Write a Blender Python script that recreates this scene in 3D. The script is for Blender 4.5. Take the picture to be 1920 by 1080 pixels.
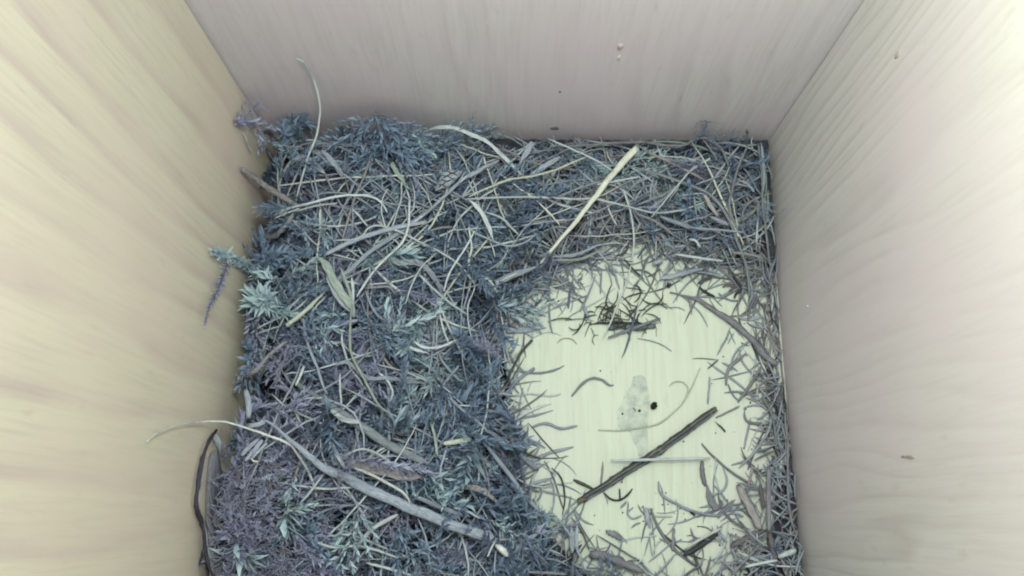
import bpy, math, random
import numpy as np
random.seed(7); rng = np.random.default_rng(7)
scene = bpy.context.scene
COL = scene.collection
for o in list(bpy.data.objects): bpy.data.objects.remove(o)

# ------------------------------------------------------------------ camera, light, exposure
CAM_H, TILT, F = 0.2474, math.radians(14.9), 1638.0        # metres above the floor, tilt from straight down, focal length in 1920-wide pixels
XL, XR, YB, YF, WALL_H, TH = -0.0722, 0.0776, 0.1114, -0.052, 0.335, 0.014
cam = bpy.data.cameras.new('camera'); camo = bpy.data.objects.new('camera', cam); COL.objects.link(camo)
camo.location = (0, 0, CAM_H); camo.rotation_euler = (TILT, 0, 0)
cam.sensor_width = 36; cam.lens = 36*F/1920; cam.clip_start = 0.002; cam.clip_end = 50
scene.camera = camo
w = bpy.data.worlds.new('World'); scene.world = w; w.use_nodes = True
bg = w.node_tree.nodes['Background']; bg.inputs[0].default_value = (0.36, 0.42, 0.80, 1); bg.inputs[1].default_value = 0.40
def lamp(name, loc, target, size, power, col):
    l = bpy.data.lights.new(name, 'AREA'); l.shape = 'DISK'; l.size = size; l.energy = power; l.color = col
    o = bpy.data.objects.new(name, l); COL.objects.link(o); o.location = loc
    d = np.array(target)-np.array(loc)
    from mathutils import Vector
    o.rotation_euler = Vector(d).to_track_quat('-Z', 'Y').to_euler(); return o
lamp('box_lamp', (0.012, 0.043, 0.275), (0.012, 0.022, 0), 0.036, 0.335, (0.97, 1.0, 0.87))
lamp('corner_lamp', (0.026, 0.074, 0.200), (XR, .070, .140), 0.03, 0.074, (1.0, 1.0, 0.70))
scene.view_settings.view_transform = 'Standard'; scene.view_settings.look = 'None'
scene.view_settings.exposure = 0.12; scene.view_settings.gamma = 1
scene.cycles.use_denoising = True; scene.cycles.max_bounces = 8; scene.cycles.diffuse_bounces = 6
scene.cycles.filter_width = 2.0

# ------------------------------------------------------------------ photograph pixel -> point in the box
ct, st = math.cos(TILT), math.sin(TILT)
CROPS = {0: (0, 0, 1.0), 1: (360, 80, .2917), 2: (880, 220, .3148), 3: (360, 380, .2963), 4: (260, 660, .3889), 5: (880, 480, .3148),
         6: (880, 740, .3229), 9: (640, 480, .16667), 10: (350, 740, .16667), 11: (660, 640, .16667), 12: (1060, 540, .125),
         13: (1100, 680, .16667), 14: (1240, 860, .20376), 15: (350, 880, .18519), 16: (660, 860, .22917)}
def ray(px, py):
    u, v = (px-960)/F, (540-py)/F
    return np.array([u, st+v*ct, -ct+v*st])
def at(px, py, z):
    d = ray(px, py); return np.array([0, 0, CAM_H]) + d*((z-CAM_H)/d[2])
def pix(p):
    q = np.asarray(p)-np.array([0, 0, CAM_H]); d = q[1]*st-q[2]*ct
    return 960+F*q[0]/d, 540-F*(q[1]*ct+q[2]*st)/d, d

def on_wall(p, px, py, gap=.0012):
    d = ray(px, py); t = (p[2]-CAM_H)/d[2]
    for k, lim in ((0, XL+gap), (0, XR-gap), (1, YB-gap)):
        if d[k]*lim > 0: t = min(t, lim/d[k])
    return np.array([0, 0, CAM_H])+d*t
# nest surface: heights read off where it meets the walls, interpolated smoothly
HC = [(470,215,.027),(560,235,.016),(700,232,.019),(850,252,.014),(1000,285,.011),(1200,290,.009),(1410,290,.009),(468,350,.010),(478,440,.012),(535,400,.023),(540,320,.020),(460,600,.026),
 (430,750,.034),(420,900,.036),(400,1060,.036),(600,300,.026),(600,450,.026),(620,600,.027),(600,750,.029),(600,900,.031),(620,1050,.030),(750,380,.020),
 (760,500,.021),(740,620,.025),(760,760,.023),(780,900,.023),(780,1050,.025),(900,350,.015),(900,480,.012),(870,600,.011),(880,700,.010),(890,800,.011),
 (920,920,.012),(930,1050,.016),(1040,1060,.010),(960,600,.002),(950,690,.002),(965,790,.002),(985,900,.002),(1050,985,.002),(1100,1045,.003),
 (1050,480,.005),(1050,400,.010),(1200,400,.009),(1200,470,.002),(1350,400,.009),(1350,470,.004),(1420,450,.008),(1050,560,0),(1130,520,0),(1250,530,0),
 (1400,560,.0),(1150,650,-.004),(1200,750,-.005),(1100,850,-.005),(1300,650,-.004),(1350,750,-.004),(1200,900,-.004),(1050,750,-.004),(1250,1000,-.001),
 (1400,650,-.001),(1430,800,.000),(1400,950,.001),(1470,950,.006),(1480,1060,.008),(1300,1060,.001),(1465,800,.005),(1460,720,.004),(1475,880,.006),(1150,1060,.003),(1445,640,.002),
 (420,1300,.034),(700,1300,.030),(1000,1300,.02),(1450,1300,.015)]
HP = np.array([at(a, b, max(z, 0))[:2] for a, b, z in HC]); HZ = np.array([c[2] for c in HC])
_D = np.linalg.norm(HP[:, None]-HP[None], axis=2); _W = np.linalg.solve(_D+1e-4*np.eye(len(HP)), HZ-HZ.mean())
def Hraw(x, y):
    return float(np.hypot(HP[:, 0]-x, HP[:, 1]-y) @ _W + HZ.mean())
_gx, _gy = np.linspace(XL-.004, XR+.004, 90), np.linspace(YF-.004, YB+.004, 90)
GRID = np.array([[Hraw(x, y) for x in _gx] for y in _gy])
for _j, _y in enumerate(_gy):
    for _i, _x in enumerate(_gx):
        if GRID[_j, _i] > .004:
            a_ = min(max((_x-XL)/.0085, 0), 1) if _y > .012 else 1
            b_ = min(max((YB-_y)/.0095, 0), 1) if _x < -.010 else 1
            GRID[_j, _i] = max(.004, GRID[_j, _i]*(.15+.85*a_*a_*(3-2*a_))*(.2+.8*b_*b_*(3-2*b_)))
def H(x, y):
    i = min(max((x-_gx[0])/(_gx[1]-_gx[0]), 0), 88.999); j = min(max((y-_gy[0])/(_gy[1]-_gy[0]), 0), 88.999)
    a, b = int(i), int(j); i -= a; j -= b
    return GRID[b, a]*(1-i)*(1-j)+GRID[b, a+1]*i*(1-j)+GRID[b+1, a]*(1-i)*j+GRID[b+1, a+1]*i*j
RELIEF = [(700,560,34,-13),(640,395,40,-9),(790,440,36,-9),(870,690,34,-5),(560,700,38,-14),(620,870,34,-13),(800,985,46,-13),(640,1010,34,-10),(960,430,44,-5),(580,480,24,-9),(500,735,26,-12),
 (760,700,34,-11),(700,760,26,-9),(870,560,34,-6),(905,860,30,-7),(930,300,34,-5),(480,650,26,-10),(560,830,24,-9),(690,320,30,-8),(850,400,26,-6),(560,330,30,-8),(1010,440,34,-4),(720,1040,34,-10),(900,980,30,-6),(440,860,22,-10),
 (720,265,46,4),(600,430,34,4),(510,570,34,4),(745,615,40,5),(820,735,34,5),(735,815,34,4),(500,950,48,5),(560,1030,40,4),(850,890,30,3),(650,560,28,4),(930,560,30,2),(620,640,30,3),(470,470,24,3),(1000,1010,40,3)]
_RX = [(at(a, b, .02)[:2], c*.00014, d/1000) for a, b, c, d in RELIEF]
def Hm(x, y):
    h = H(x, y)
    if h < .004: return h
    e = sum(d*math.exp(-((x-p[0])**2+(y-p[1])**2)/(r*r)) for p, r, d in _RX)
    return max(h+e, min(h, .0035))
def drape(px, py, off):
    d = ray(px, py); z = .07
    while z > 0:
        p = np.array([0, 0, CAM_H])+d*((z-CAM_H)/d[2])
        if z <= max(H(p[0], p[1]), 0)+off: break
        z -= .0004
    return np.array([0, 0, CAM_H])+d*((max(z, off)-CAM_H)/d[2])

# ------------------------------------------------------------------ materials
def new_mat(name):
    m = bpy.data.materials.new(name); m.use_nodes = True; nt = m.node_tree
    b = nt.nodes['Principled BSDF']; return m, nt, b
def N(nt, t, **kw):
    n = nt.nodes.new(t)
    for k, v in kw.items():
        if k in n.inputs.keys(): n.inputs[k].default_value = v
        else: setattr(n, k, v)
    return n
def mixc(nt, a, b, fac, mode='MIX'):
    n = nt.nodes.new('ShaderNodeMix'); n.data_type = 'RGBA'; n.blend_type = mode
    for s, v in ((n.inputs[0], fac), (n.inputs[6], a), (n.inputs[7], b)):
        if hasattr(v, 'links'): nt.links.new(v, s)
        elif isinstance(v, tuple): s.default_value = v+(1,) if len(v) == 3 else v
        else: s.default_value = v
    return n.outputs[2]
def mapr(nt, src, lo, hi, a=0., b=1.):
    n = N(nt, 'ShaderNodeMapRange'); nt.links.new(src, n.inputs[0])
    n.inputs[1].default_value = lo; n.inputs[2].default_value = hi; n.inputs[3].default_value = a; n.inputs[4].default_value = b; return n.outputs[0]

def wood(name, base, ring, axis, offset, ring_scale=1.0, strength=.55, lin=0.0):
    """planed softwood: growth-ring bands that bow round a cathedral, fine fibre, faint blotches"""
    m, nt, b = new_mat(name); L = nt.links.new
    tc = N(nt, 'ShaderNodeTexCoord'); mp = N(nt, 'ShaderNodeMapping'); L(tc.outputs['Object'], mp.inputs[0]); mp.inputs['Location'].default_value = offset
    if axis == 'z': rot = (0, 0, 0)
    elif axis == 'zy': rot = (0, 0, math.pi/2)       # side panels: across = y
    else: rot = (math.pi/2, 0, 0)                    # floor: grain along y
    mp.inputs['Rotation'].default_value = rot
    sq = N(nt, 'ShaderNodeMapping'); L(mp.outputs[0], sq.inputs[0]); sq.inputs['Scale'].default_value = (1, 1, .16)
    ns = N(nt, 'ShaderNodeTexNoise', Scale=15.0, Detail=3.5, Roughness=.5); L(sq.outputs[0], ns.inputs['Vector'])
    mul = N(nt, 'ShaderNodeMath', operation='MULTIPLY'); L(ns.outputs[0], mul.inputs[0]); mul.inputs[1].default_value = 15.0*ring_scale
    sx = N(nt, 'ShaderNodeSeparateXYZ'); L(mp.outputs[0], sx.inputs[0]); ml = N(nt, 'ShaderNodeMath', operation='MULTIPLY_ADD')
    L(sx.outputs[0], ml.inputs[0]); ml.inputs[1].default_value = lin; L(mul.outputs[0], ml.inputs[2])
    sn = N(nt, 'ShaderNodeMath', operation='FRACT'); L(ml.outputs[0], sn.inputs[0])
    band = N(nt, 'ShaderNodeValToRGB'); L(sn.outputs[0], band.inputs[0])
    e = band.color_ramp.elements; e[0].position = 0; e[0].color = (0, 0, 0, 1); e[1].position = 1; e[1].color = (.15, .15, .15, 1)
    x = e.new(.62); x.color = (.35, .35, .35, 1); x = e.new(.86); x.color = (1, 1, 1, 1)
    fb = N(nt, 'ShaderNodeMapping'); L(mp.outputs[0], fb.inputs[0]); fb.inputs['Scale'].default_value = (1, 1, .05)
    fn = N(nt, 'ShaderNodeTexNoise', Scale=900.0, Detail=3.0, Roughness=.6); L(fb.outputs[0], fn.inputs['Vector'])
    bl = N(nt, 'ShaderNodeTexNoise', Scale=22.0, Detail=2.0); L(mp.outputs[0], bl.inputs['Vector'])
    mk_ = N(nt, 'ShaderNodeTexNoise', Scale=16.0, Detail=2.0); L(mp.outputs[0], mk_.inputs['Vector'])
    mm = N(nt, 'ShaderNodeMath', operation='MULTIPLY'); L(mapr(nt, band.outputs[0], 0, 1, 0, strength), mm.inputs[0]); L(mapr(nt, mk_.outputs[0], .36, .62, .25, 1.0), mm.inputs[1])
    c = mixc(nt, base, ring, mm.outputs[0])
    fk = N(nt, 'ShaderNodeMapping'); L(mp.outputs[0], fk.inputs[0]); fk.inputs['Scale'].default_value = (1, 1, .3)
    fl_ = N(nt, 'ShaderNodeTexNoise', Scale=420.0, Detail=2.0); L(fk.outputs[0], fl_.inputs['Vector'])
    c = mixc(nt, c, tuple(v*.72 for v in ring), mapr(nt, fl_.outputs[0], .64, .78, 0, .28))
    c = mixc(nt, c, tuple(v*.80 for v in ring), mapr(nt, fn.outputs[0], .45, .75, 0, .33))
    c = mixc(nt, c, (base[0]*1.03, base[1]*.93, base[2]*1.02), mapr(nt, bl.outputs[0], .42, .68, 0, .75))
    L(c, b.inputs['Base Color']); b.inputs['Roughness'].default_value = .62
    b.inputs['Specular IOR Level'].default_value = .25
    bp = N(nt, 'ShaderNodeBump', Strength=.12, Distance=.0004); L(fn.outputs[0], bp.inputs['Height']); L(bp.outputs[0], b.inputs['Normal'])
    return m

def fibre(name, col, dark=.55, streak=7.0, rough=.6, spec=.3):
    m, nt, b = new_mat(name); L = nt.links.new
    uv = N(nt, 'ShaderNodeTexCoord'); mp = N(nt, 'ShaderNodeMapping'); L(uv.outputs['UV'], mp.inputs[0]); mp.inputs['Scale'].default_value = (streak, .9, 1)
    ns = N(nt, 'ShaderNodeTexNoise', Scale=1.6, Detail=3.0, Roughness=.6); L(mp.outputs[0], ns.inputs['Vector'])
    n2 = N(nt, 'ShaderNodeTexNoise', Scale=170.0, Detail=3.0); L(uv.outputs['Object'], n2.inputs['Vector'])
    oi = N(nt, 'ShaderNodeObjectInfo')
    c = mixc(nt, tuple(v*dark for v in col), tuple(min(v*1.12, .8) for v in col), mapr(nt, ns.outputs[0], .34, .62))
    c = mixc(nt, c, (col[0]*.62, col[1]*.58, col[2]*.62), mapr(nt, n2.outputs[0], .52, .72, 0, .7))
    hs = N(nt, 'ShaderNodeHueSaturation'); L(c, hs.inputs['Color']); L(mapr(nt, oi.outputs['Random'], 0, 1, .82, 1.15), hs.inputs['Value'])
    L(hs.outputs[0], b.inputs['Base Color']); b.inputs['Roughness'].default_value = rough; b.inputs['Specular IOR Level'].default_value = spec
    bp = N(nt, 'ShaderNodeBump', Strength=.5, Distance=.0002); L(ns.outputs[0], bp.inputs['Height']); L(bp.outputs[0], b.inputs['Normal'])
    return m
PAL = dict(pale=(.50,.59,.66), yellow=(.54,.62,.56), grey=(.27,.33,.43), tan=(.30,.30,.335), brown=(.15,.145,.17), dark=(.04,.047,.06), purple=(.215,.23,.28),
           green=(.29,.37,.36), hair=(.40,.46,.40), blue=(.10,.14,.23), slate=(.19,.23,.28), lilac=(.25,.265,.36), bark=(.060,.050,.075), olive=(.085,.095,.09), white=(.60,.67,.69), dust=(.32,.385,.48))
M = {k: fibre('dry_'+k, v) for k, v in PAL.items()}
M['splinter'] = fibre('split_wood', (.17,.17,.14), dark=.22, streak=16, rough=.7)
M['strawbig'] = fibre('ripe_straw', (.60,.66,.62), dark=.78, streak=9)

def mossy(name, dark, mid, tip):
    m, nt, b = new_mat(name); L = nt.links.new
    at_ = N(nt, 'ShaderNodeAttribute'); at_.attribute_name = 'tint'; at_.attribute_type = 'GEOMETRY'
    sp = N(nt, 'ShaderNodeSeparateXYZ'); L(at_.outputs['Vector'], sp.inputs[0])
    tc = N(nt, 'ShaderNodeTexCoord'); ns = N(nt, 'ShaderNodeTexNoise', Scale=120.0, Detail=3.0); L(tc.outputs['Object'], ns.inputs['Vector'])
    c = mixc(nt, mid, tip, mapr(nt, sp.outputs[0], .35, 1.0, 0, .8))          # leaf tips are paler
    c = mixc(nt, c, dark, mapr(nt, sp.outputs[1], .0, .6, .75, 0))            # older sprigs are browner
    c = mixc(nt, c, tip, mapr(nt, sp.outputs[1], .8, 1.0, 0, .55))
    c = mixc(nt, c, (mid[0]*1.2, mid[1]*1.0, mid[2]*1.1), mapr(nt, ns.outputs[0], .45, .7, 0, .5))
    L(c, b.inputs['Base Color']); b.inputs['Roughness'].default_value = .65; b.inputs['Specular IOR Level'].default_value = .3
    return m
MOSS = {'blue': mossy('moss_blue_grey', (0.077,0.104,0.167), (0.134,0.201,0.313), (0.277,0.413,0.549)),
        'teal': mossy('moss_teal', (0.115,0.168,0.251), (0.203,0.311,0.428), (0.501,0.647,0.684)),
        'purple': mossy('moss_purple_grey', (0.131,0.148,0.226), (0.233,0.269,0.412), (0.396,0.463,0.649)),
        'pale': mossy('moss_pale', (0.159,0.242,0.289), (0.280,0.415,0.501), (0.496,0.674,0.679)),
        'shade': mossy('moss_shade_tone', (0.045,0.063,0.095), (0.075,0.114,0.169), (0.139,0.218,0.275))}  # last entry: darker copy for the lower layers, shade put into its colour
MOSS['rot'] = mossy('moss_gap_shade', (0.018,0.021,0.032), (0.026,0.033,0.051), (0.049,0.061,0.085))  # bed colour darkened to paint the shade down in the gaps

# ------------------------------------------------------------------ mesh helpers
def obj(name, V, Fc, mat, parent=None, uv=None, tint=None, smooth=True):
    me = bpy.data.meshes.new(name); V = np.asarray(V, float)
    V = np.column_stack([np.clip(V[:, 0], XL+.0003, XR-.0003), np.clip(V[:, 1], YF+.0003, YB-.0003), np.maximum(V[:, 2], .0002)]) if parent is None or parent.get('inside') else V
    me.from_pydata(V.tolist(), [], Fc if isinstance(Fc, list) else Fc.tolist())
    if mat: me.materials.append(mat)
    if smooth: me.polygons.foreach_set('use_smooth', [True]*len(me.polygons))
    if uv is not None:
        l = me.uv_layers.new(name='UVMap'); idx = np.empty(len(me.loops), int); me.loops.foreach_get('vertex_index', idx)
        l.data.foreach_set('uv', np.asarray(uv)[idx].ravel())
    if tint is not None:
        a = me.attributes.new('tint', 'FLOAT_VECTOR', 'POINT'); a.data.foreach_set('vector', np.asarray(tint, float).ravel())
    me.update(); o = bpy.data.objects.new(name, me); COL.objects.link(o); o.parent = parent
    return o
def tag(o, label=None, cat=None, group=None, kind=None):
    if label: o['label'] = label
    if cat: o['category'] = cat
    if group: o['group'] = group
    if kind: o['kind'] = kind
    return o
def box(x0, x1, y0, y1, z0, z1):
    V = [(x, y, z) for x in (x0, x1) for y in (y0, y1) for z in (z0, z1)]
    return V, [(0,1,3,2),(4,6,7,5),(0,4,5,1),(2,3,7,6),(0,2,6,4),(1,5,7,3)]
def spline(P, n):
    P = np.asarray(P, float)
    if len(P) == 2: P = np.array([P[0], (P[0]+P[1])/2, P[1]])
    Q = np.vstack([2*P[0]-P[1], P, 2*P[-1]-P[-2]]); s = np.r_[0, np.cumsum(np.linalg.norm(np.diff(P, axis=0), axis=1))]
    out = []
    for t in np.linspace(0, s[-1]*.99999, n):
        i = int(np.searchsorted(s, t, side='right')-1); f = (t-s[i])/max(s[i+1]-s[i], 1e-9); a, b, c, d = Q[i:i+4]
        out.append(.5*((2*b)+(-a+c)*f+(2*a-5*b+4*c-d)*f*f+(-a+3*b-3*c+d)*f**3))
    return np.array(out)
def frames(P):
    T = np.gradient(P, axis=0); T /= np.linalg.norm(T, axis=1)[:, None]+1e-12
    S = np.cross(T, [0, 0, 1.]); bad = np.linalg.norm(S, axis=1) < .15; S[bad] = np.cross(T[bad], [0, 1., 0]); S /= np.linalg.norm(S, axis=1)[:, None]
    for i in range(1, len(S)):
        if S[i] @ S[i-1] < 0: S[i] = -S[i]
    return T, S, np.cross(S, T)
def tube(P, r, sides=7, flat=1.0, twist=0.0, hollow=False, crease=0.0):
    """r: radius per point; flat: thickness / width; returns V, F, UV"""
    T, S, U = frames(P); n = len(P); V = []; UV = []; L = np.r_[0, np.cumsum(np.linalg.norm(np.diff(P, axis=0), axis=1))]
    for i in range(n):
        tw = twist*i/n
        for k in range(sides):
            a = 2*math.pi*k/sides; x, y = math.cos(a), math.sin(a)*flat
            if crease: y += crease*abs(x)
            x, y = x*math.cos(tw)-y*math.sin(tw), x*math.sin(tw)+y*math.cos(tw)
            V.append(P[i]+r[i]*(x*S[i]+y*U[i])); UV.append((abs(k/sides*2-1), L[i]*300))
    Fc = [(i*sides+k, i*sides+(k+1) % sides, (i+1)*sides+(k+1) % sides, (i+1)*sides+k) for i in range(n-1) for k in range(sides)]
    for e, d in ((0, -1), (n-1, 1)):
        c = len(V); V.append(P[e]+T[e]*d*r[e]*(-1.2 if hollow else .35)); UV.append((.5, L[e]*300))
        Fc += [(e*sides+(k+1) % sides, e*sides+k, c) if d < 0 else (e*sides+k, e*sides+(k+1) % sides, c) for k in range(sides)]
    return np.array(V), Fc, np.array(UV)
def profile(n, mode, rough=1.0):
    t = np.linspace(0, 1, n)
    if 'p' in mode: pr = np.clip(np.minimum(t, 1-t)*5, .12, 1)**.7
    elif 'e' in mode: pr = np.clip((1-t)*2.2, .14, 1)**.8
    elif 's' in mode: pr = np.clip(t*2.2, .14, 1)**.8
    elif 'w' in mode: pr = .35+.65*np.clip(t*1.2, 0, 1)
    else: pr = 1-.35*np.abs(t*2-1)**3; pr[0] *= .8; pr[-1] *= .7
    return pr*(1+.10*rough*np.sin(t*23+rng.random()*6)+.06*rough*np.sin(t*61+rng.random()*6))

# ------------------------------------------------------------------ the nest box (one thing, its boards are parts)
nb = bpy.data.objects.new('nest_box', None); COL.objects.link(nb)
tag(nb, 'open wooden nest box of pale planed boards around the nest', 'nest box')
g = .00035
WB = (.60,.565,.475)
def board(name, dims, mat):
    V, Fc = box(*dims); o = obj(name, V, Fc, mat, nb, smooth=False)
    bv = o.modifiers.new('edge', 'BEVEL'); bv.width = .0005; bv.segments = 2; return o
fl = board('floor_board', (XL-TH, XR+TH, YF-TH, YB+TH, -TH, 0), wood('wood_floor', (.572,.665,.60), (.50,.57,.505), 'y', (.3,.1,.2), 1.2, .6, 150.))
lw = board('side_board', (XL-TH, XL, YF+g, YB-g, g, WALL_H), wood('wood_side', (.615,.61,.505), (.505,.445,.42), 'zy', (.1,.37,.0), .40, .95, 85.))
rw = board('side_board', (XR, XR+TH, YF+g, YB-g, g, WALL_H), wood('wood_side_cathedral', (.595,.61,.63), (.505,.50,.52), 'zy', (.52,.9,.31), 1.5, 1.0, 190.))
bw = board('far_board', (XL-TH, XR+TH, YB, YB+TH, g, WALL_H), wood('wood_far', (.60,.60,.665), (.50,.475,.545), 'z', (.05,.2,.1), .6, .6, 70.))
fw = board('near_board', (XL-TH, XR+TH, YF-TH, YF, g, WALL_H), wood('wood_near', WB, (.50,.45,.37), 'z', (.7,.2,.5), 1.0, .5))
def wall_point(px, py, wall):
    d = ray(px, py); s = {'far': YB/d[1], 'right': XR/d[0], 'left': XL/d[0]}[wall]; return np.array([0, 0, CAM_H])+d*s
def blemish(name, wall, px, py, wpx, hpx, mat, depth=.0003, tilt=0.):
    """a low, irregular boss or plug let into a board"""
    c = wall_point(px, py, wall); D = pix(c)[2]; a = {'far': (np.array([1,0,0]), np.array([0,-1,0])), 'right': (np.array([0,1,0]), np.array([-1,0,0])), 'left': (np.array([0,1,0]), np.array([1,0,0]))}[wall]
    up = np.array([0, 0, 1.]); V = []; n = 14
    for rr, hh in ((1., -.0002), (.92, .0001), (.55, depth), ):
        for k in range(n):
            an = 2*math.pi*k/n; j = 1+.12*math.sin(3*an+px)+.08*math.sin(5*an)
            u, v = rr*j*wpx/F*D*.5*math.cos(an), rr*j*hpx/F*D*.5*math.sin(an)
            u, v = u*math.cos(tilt)-v*math.sin(tilt), u*math.sin(tilt)+v*math.cos(tilt)
            V.append(c+u*a[0]+v*up+a[1]*hh)
    V.append(c+a[1]*depth)
    Fc = [(r*n+k, r*n+(k+1) % n, (r+1)*n+(k+1) % n, (r+1)*n+k) for r in range(2) for k in range(n)]+[(2*n+k, 2*n+(k+1) % n, 3*n) for k in range(n)]
    return obj(name, V, Fc, mat, bw if wall == 'far' else rw if wall == 'right' else lw)
mk = fibre('knot_wood', (.40,.37,.40), dark=.8); mk2 = fibre('scar_wood', (.46,.42,.38), dark=.85); mk3 = fibre('resin_dark', (.22,.21,.22), dark=.8); mk4 = fibre('resin_pale', (.64,.62,.55), dark=.9)
blemish('knot', 'far', 1163, 87, 13, 24, mk, .0004); blemish('resin_drop', 'far', 1160, 108, 7, 18, mk4, .0003)
blemish('pinhole', 'far', 1050, 172, 5, 8, mk3); blemish('knot', 'far', 1040, 240, 18, 14, mk3)
blemish('knot', 'right', 1683, 103, 12, 26, mk2); blemish('scratch', 'right', 1703, 857, 7, 62, mk2, .00015, .1)
blemish('resin_drop', 'right', 1514, 574, 5, 14, mk4)

# ------------------------------------------------------------------ moss
def leaves(P, n, L, spread=(70, 25), w=.26, tipw=.45, jit=.25, curl=.5, base=.55):
    """narrow leaves set in a spiral on the line P: V, quads/tris, tint (along leaf)"""
    T, S, U = frames(P); V, Fc, TI = [], [], []
    for i in range(n):
        t = (i+.5)/n; f = t*(len(P)-1); k = min(int(f), len(P)-2); p = P[k]+(P[k+1]-P[k])*(f-k)
        a = i*2.39996+rng.normal(0, .3); R = math.cos(a)*S[k]+math.sin(a)*U[k]; X = np.cross(T[k], R)
        A = math.radians(spread[0]+(spread[1]-spread[0])*t+rng.normal(0, 10)); d = T[k]*math.cos(A)+R*math.sin(A)
        l = L*(1-(1-base)*(t**2))*(min(1, .55+t*2.5))*(1+rng.normal(0, jit)); l = max(l, L*.3)
        d2 = d*(1-curl*rng.random())+T[k]*curl*rng.normal(.5, .6)+X*rng.normal(0, .35); d2 /= np.linalg.norm(d2)
        m = p+d*l*.5; e = m+d2*l*.55; wd = l*w*.5; b = len(V)
        V += [p-X*wd*.5, p+X*wd*.5, m+X*wd, m-X*wd, e]; Fc += [(b, b+1, b+2, b+3), (b+3, b+2, b+4)]; TI += [0, 0, .55, .55, 1]
    return V, Fc, TI
def add(acc, V, Fc, TI, age):
    b = len(acc[0]); acc[0].extend(V); acc[1].extend([tuple(i+b for i in f) for f in Fc]); acc[2].extend([(t, age, 0) for t in TI])
def sprig_leaves(P, width, style, acc, age=.6):
    L = width*.62
    if style == 'plain':     # one shoot, dense leaves
        n = int(np.linalg.norm(np.diff(P, axis=0), axis=1).sum()/(.00016 if width < .0045 else .00026)); add(acc, *leaves(P, max(n, 20), L), age)
    elif style == 'star':    # spreading pointed leaves
        n = int(np.linalg.norm(np.diff(P, axis=0), axis=1).sum()/.00022); add(acc, *leaves(P, max(n, 16), L*1.25, (85, 40), .22, curl=.3), age)
    elif style == 'fluff':   # fine woolly side shoots
        T, S, U = frames(P); ln = np.linalg.norm(np.diff(P, axis=0), axis=1).sum(); nb_ = max(int(ln/.0007), 10)
        for i in range(nb_):
            f = (i+.5)/nb_*(len(P)-1); k = min(int(f), len(P)-2); p = P[k]+(P[k+1]-P[k])*(f-k); a = i*2.39996
            d = T[k]*rng.normal(.3, .4)+math.cos(a)*S[k]+abs(math.sin(a))*U[k]*.7; d /= np.linalg.norm(d); bl = width*.5*(1+rng.normal(0, .3))
            Q = spline([p, p+d*bl*.5+rng.normal(0, bl*.1, 3), p+d*bl+rng.normal(0, bl*.25, 3)], 6); add(acc, *leaves(Q, max(int(bl/.00015), 9), .0008, (75, 30), .26, curl=.8), min(1, age+rng.normal(0, .15)))
    else:                    # feather: side shoots off the stem
        T, S, U = frames(P); ln = np.linalg.norm(np.diff(P, axis=0), axis=1).sum(); add(acc, *leaves(P, max(int(ln/.00030), 14), L*.45, (60, 20)), age)
        nb_ = max(int(ln/.0016), 5)
        for i in range(nb_):
            t = .08+.88*(i+.5)/nb_; f = t*(len(P)-1); k = min(int(f), len(P)-2); p = P[k]+(P[k+1]-P[k])*(f-k); s = 1 if i % 2 else -1
            d = T[k]*.62+S[k]*s*.75+U[k]*rng.normal(.12, .3); d /= np.linalg.norm(d); bl = width*.95*(1.05-t*.75)*(1+rng.normal(0, .18))*(min(1, .5+2*t))
            e = p+d*bl+T[k]*bl*.25-np.array([0, 0, bl*.2])
            Q = spline([p, p+d*bl*.5, e], 6); add(acc, *leaves(Q, max(int(bl/.00034), 6), min(L*.52, .0022), (58, 20), .30), min(1, age+rng.normal(0, .12)))
def stem_tube(P, r):
    return tube(P, np.linspace(r, r*.4, len(P)), 5)

def moss_sprig(P, width, style, mat, label, group=None, age=.6):
    """a sprig: an Empty at its foot > stem, leaves"""
    o = bpy.data.objects.new('moss_sprig', None); COL.objects.link(o); o['inside'] = 1
    tag(o, label, 'moss sprig', group)
    V, Fc, UV = stem_tube(P, .00022); obj('stem', V, Fc, M['brown'], o, uv=UV)
    acc = ([], [], []); sprig_leaves(P, width, style, acc, age)
    l = obj('leaves', acc[0], acc[1], mat, o, tint=acc[2]); l['kind'] = 'stuff'
    return o

# library of short shoots used for the packed moss
LIB = []; STYLE = ['feather', 'plain', 'fluff', 'star', 'feather', 'feather', 'plain', 'fluff']
for i in range(24):
    st_ = STYLE[i % 8]; ln = rng.uniform(.013, .025); k = rng.normal(0, .55, 3)
    P = spline([(0, 0, 0), (ln*.3, ln*.16*k[0], ln*.05), (ln*.62, ln*.34*k[0], ln*.12*k[1]), (ln*.9, ln*(.5*k[0]+.2*k[2]), ln*.16*k[1]), (ln, ln*(.5*k[0]+.42*k[2]), ln*.1*k[1])], 14)
    acc = ([], [], []); sprig_leaves(P, {'feather': rng.uniform(.0055, .0085), 'plain': rng.uniform(.0040, .0062), 'fluff': rng.uniform(.006, .008), 'star': rng.uniform(.0042, .0062)}[st_], st_, acc, .5)
    V, Fc, UV = stem_tube(P, .0002); LIB.append((np.array(acc[0]), acc[1], np.array(acc[2]), P, V, Fc, UV))
def rot(yaw, pitch, roll):
    cy, sy, cp, sp, cr, sr = math.cos(yaw), math.sin(yaw), math.cos(pitch), math.sin(pitch), math.cos(roll), math.sin(roll)
    return np.array([[cy, -sy, 0], [sy, cy, 0], [0, 0, 1]]) @ np.array([[cp, 0, -sp], [0, 1, 0], [sp, 0, cp]]) @ np.array([[1, 0, 0], [0, cr, -sr], [0, sr, cr]])
def zone(px, py):
    if py < 520 and px > 900: return 'hay'
    if px > 1100: return 'litter'
    if px < 560 and py < 440: return 'corner'
    if px < 560 and py < 770: return 'side'
    if px < 640: return 'fluff'
    if py > 880: return 'near'
    return 'middle'
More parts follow.
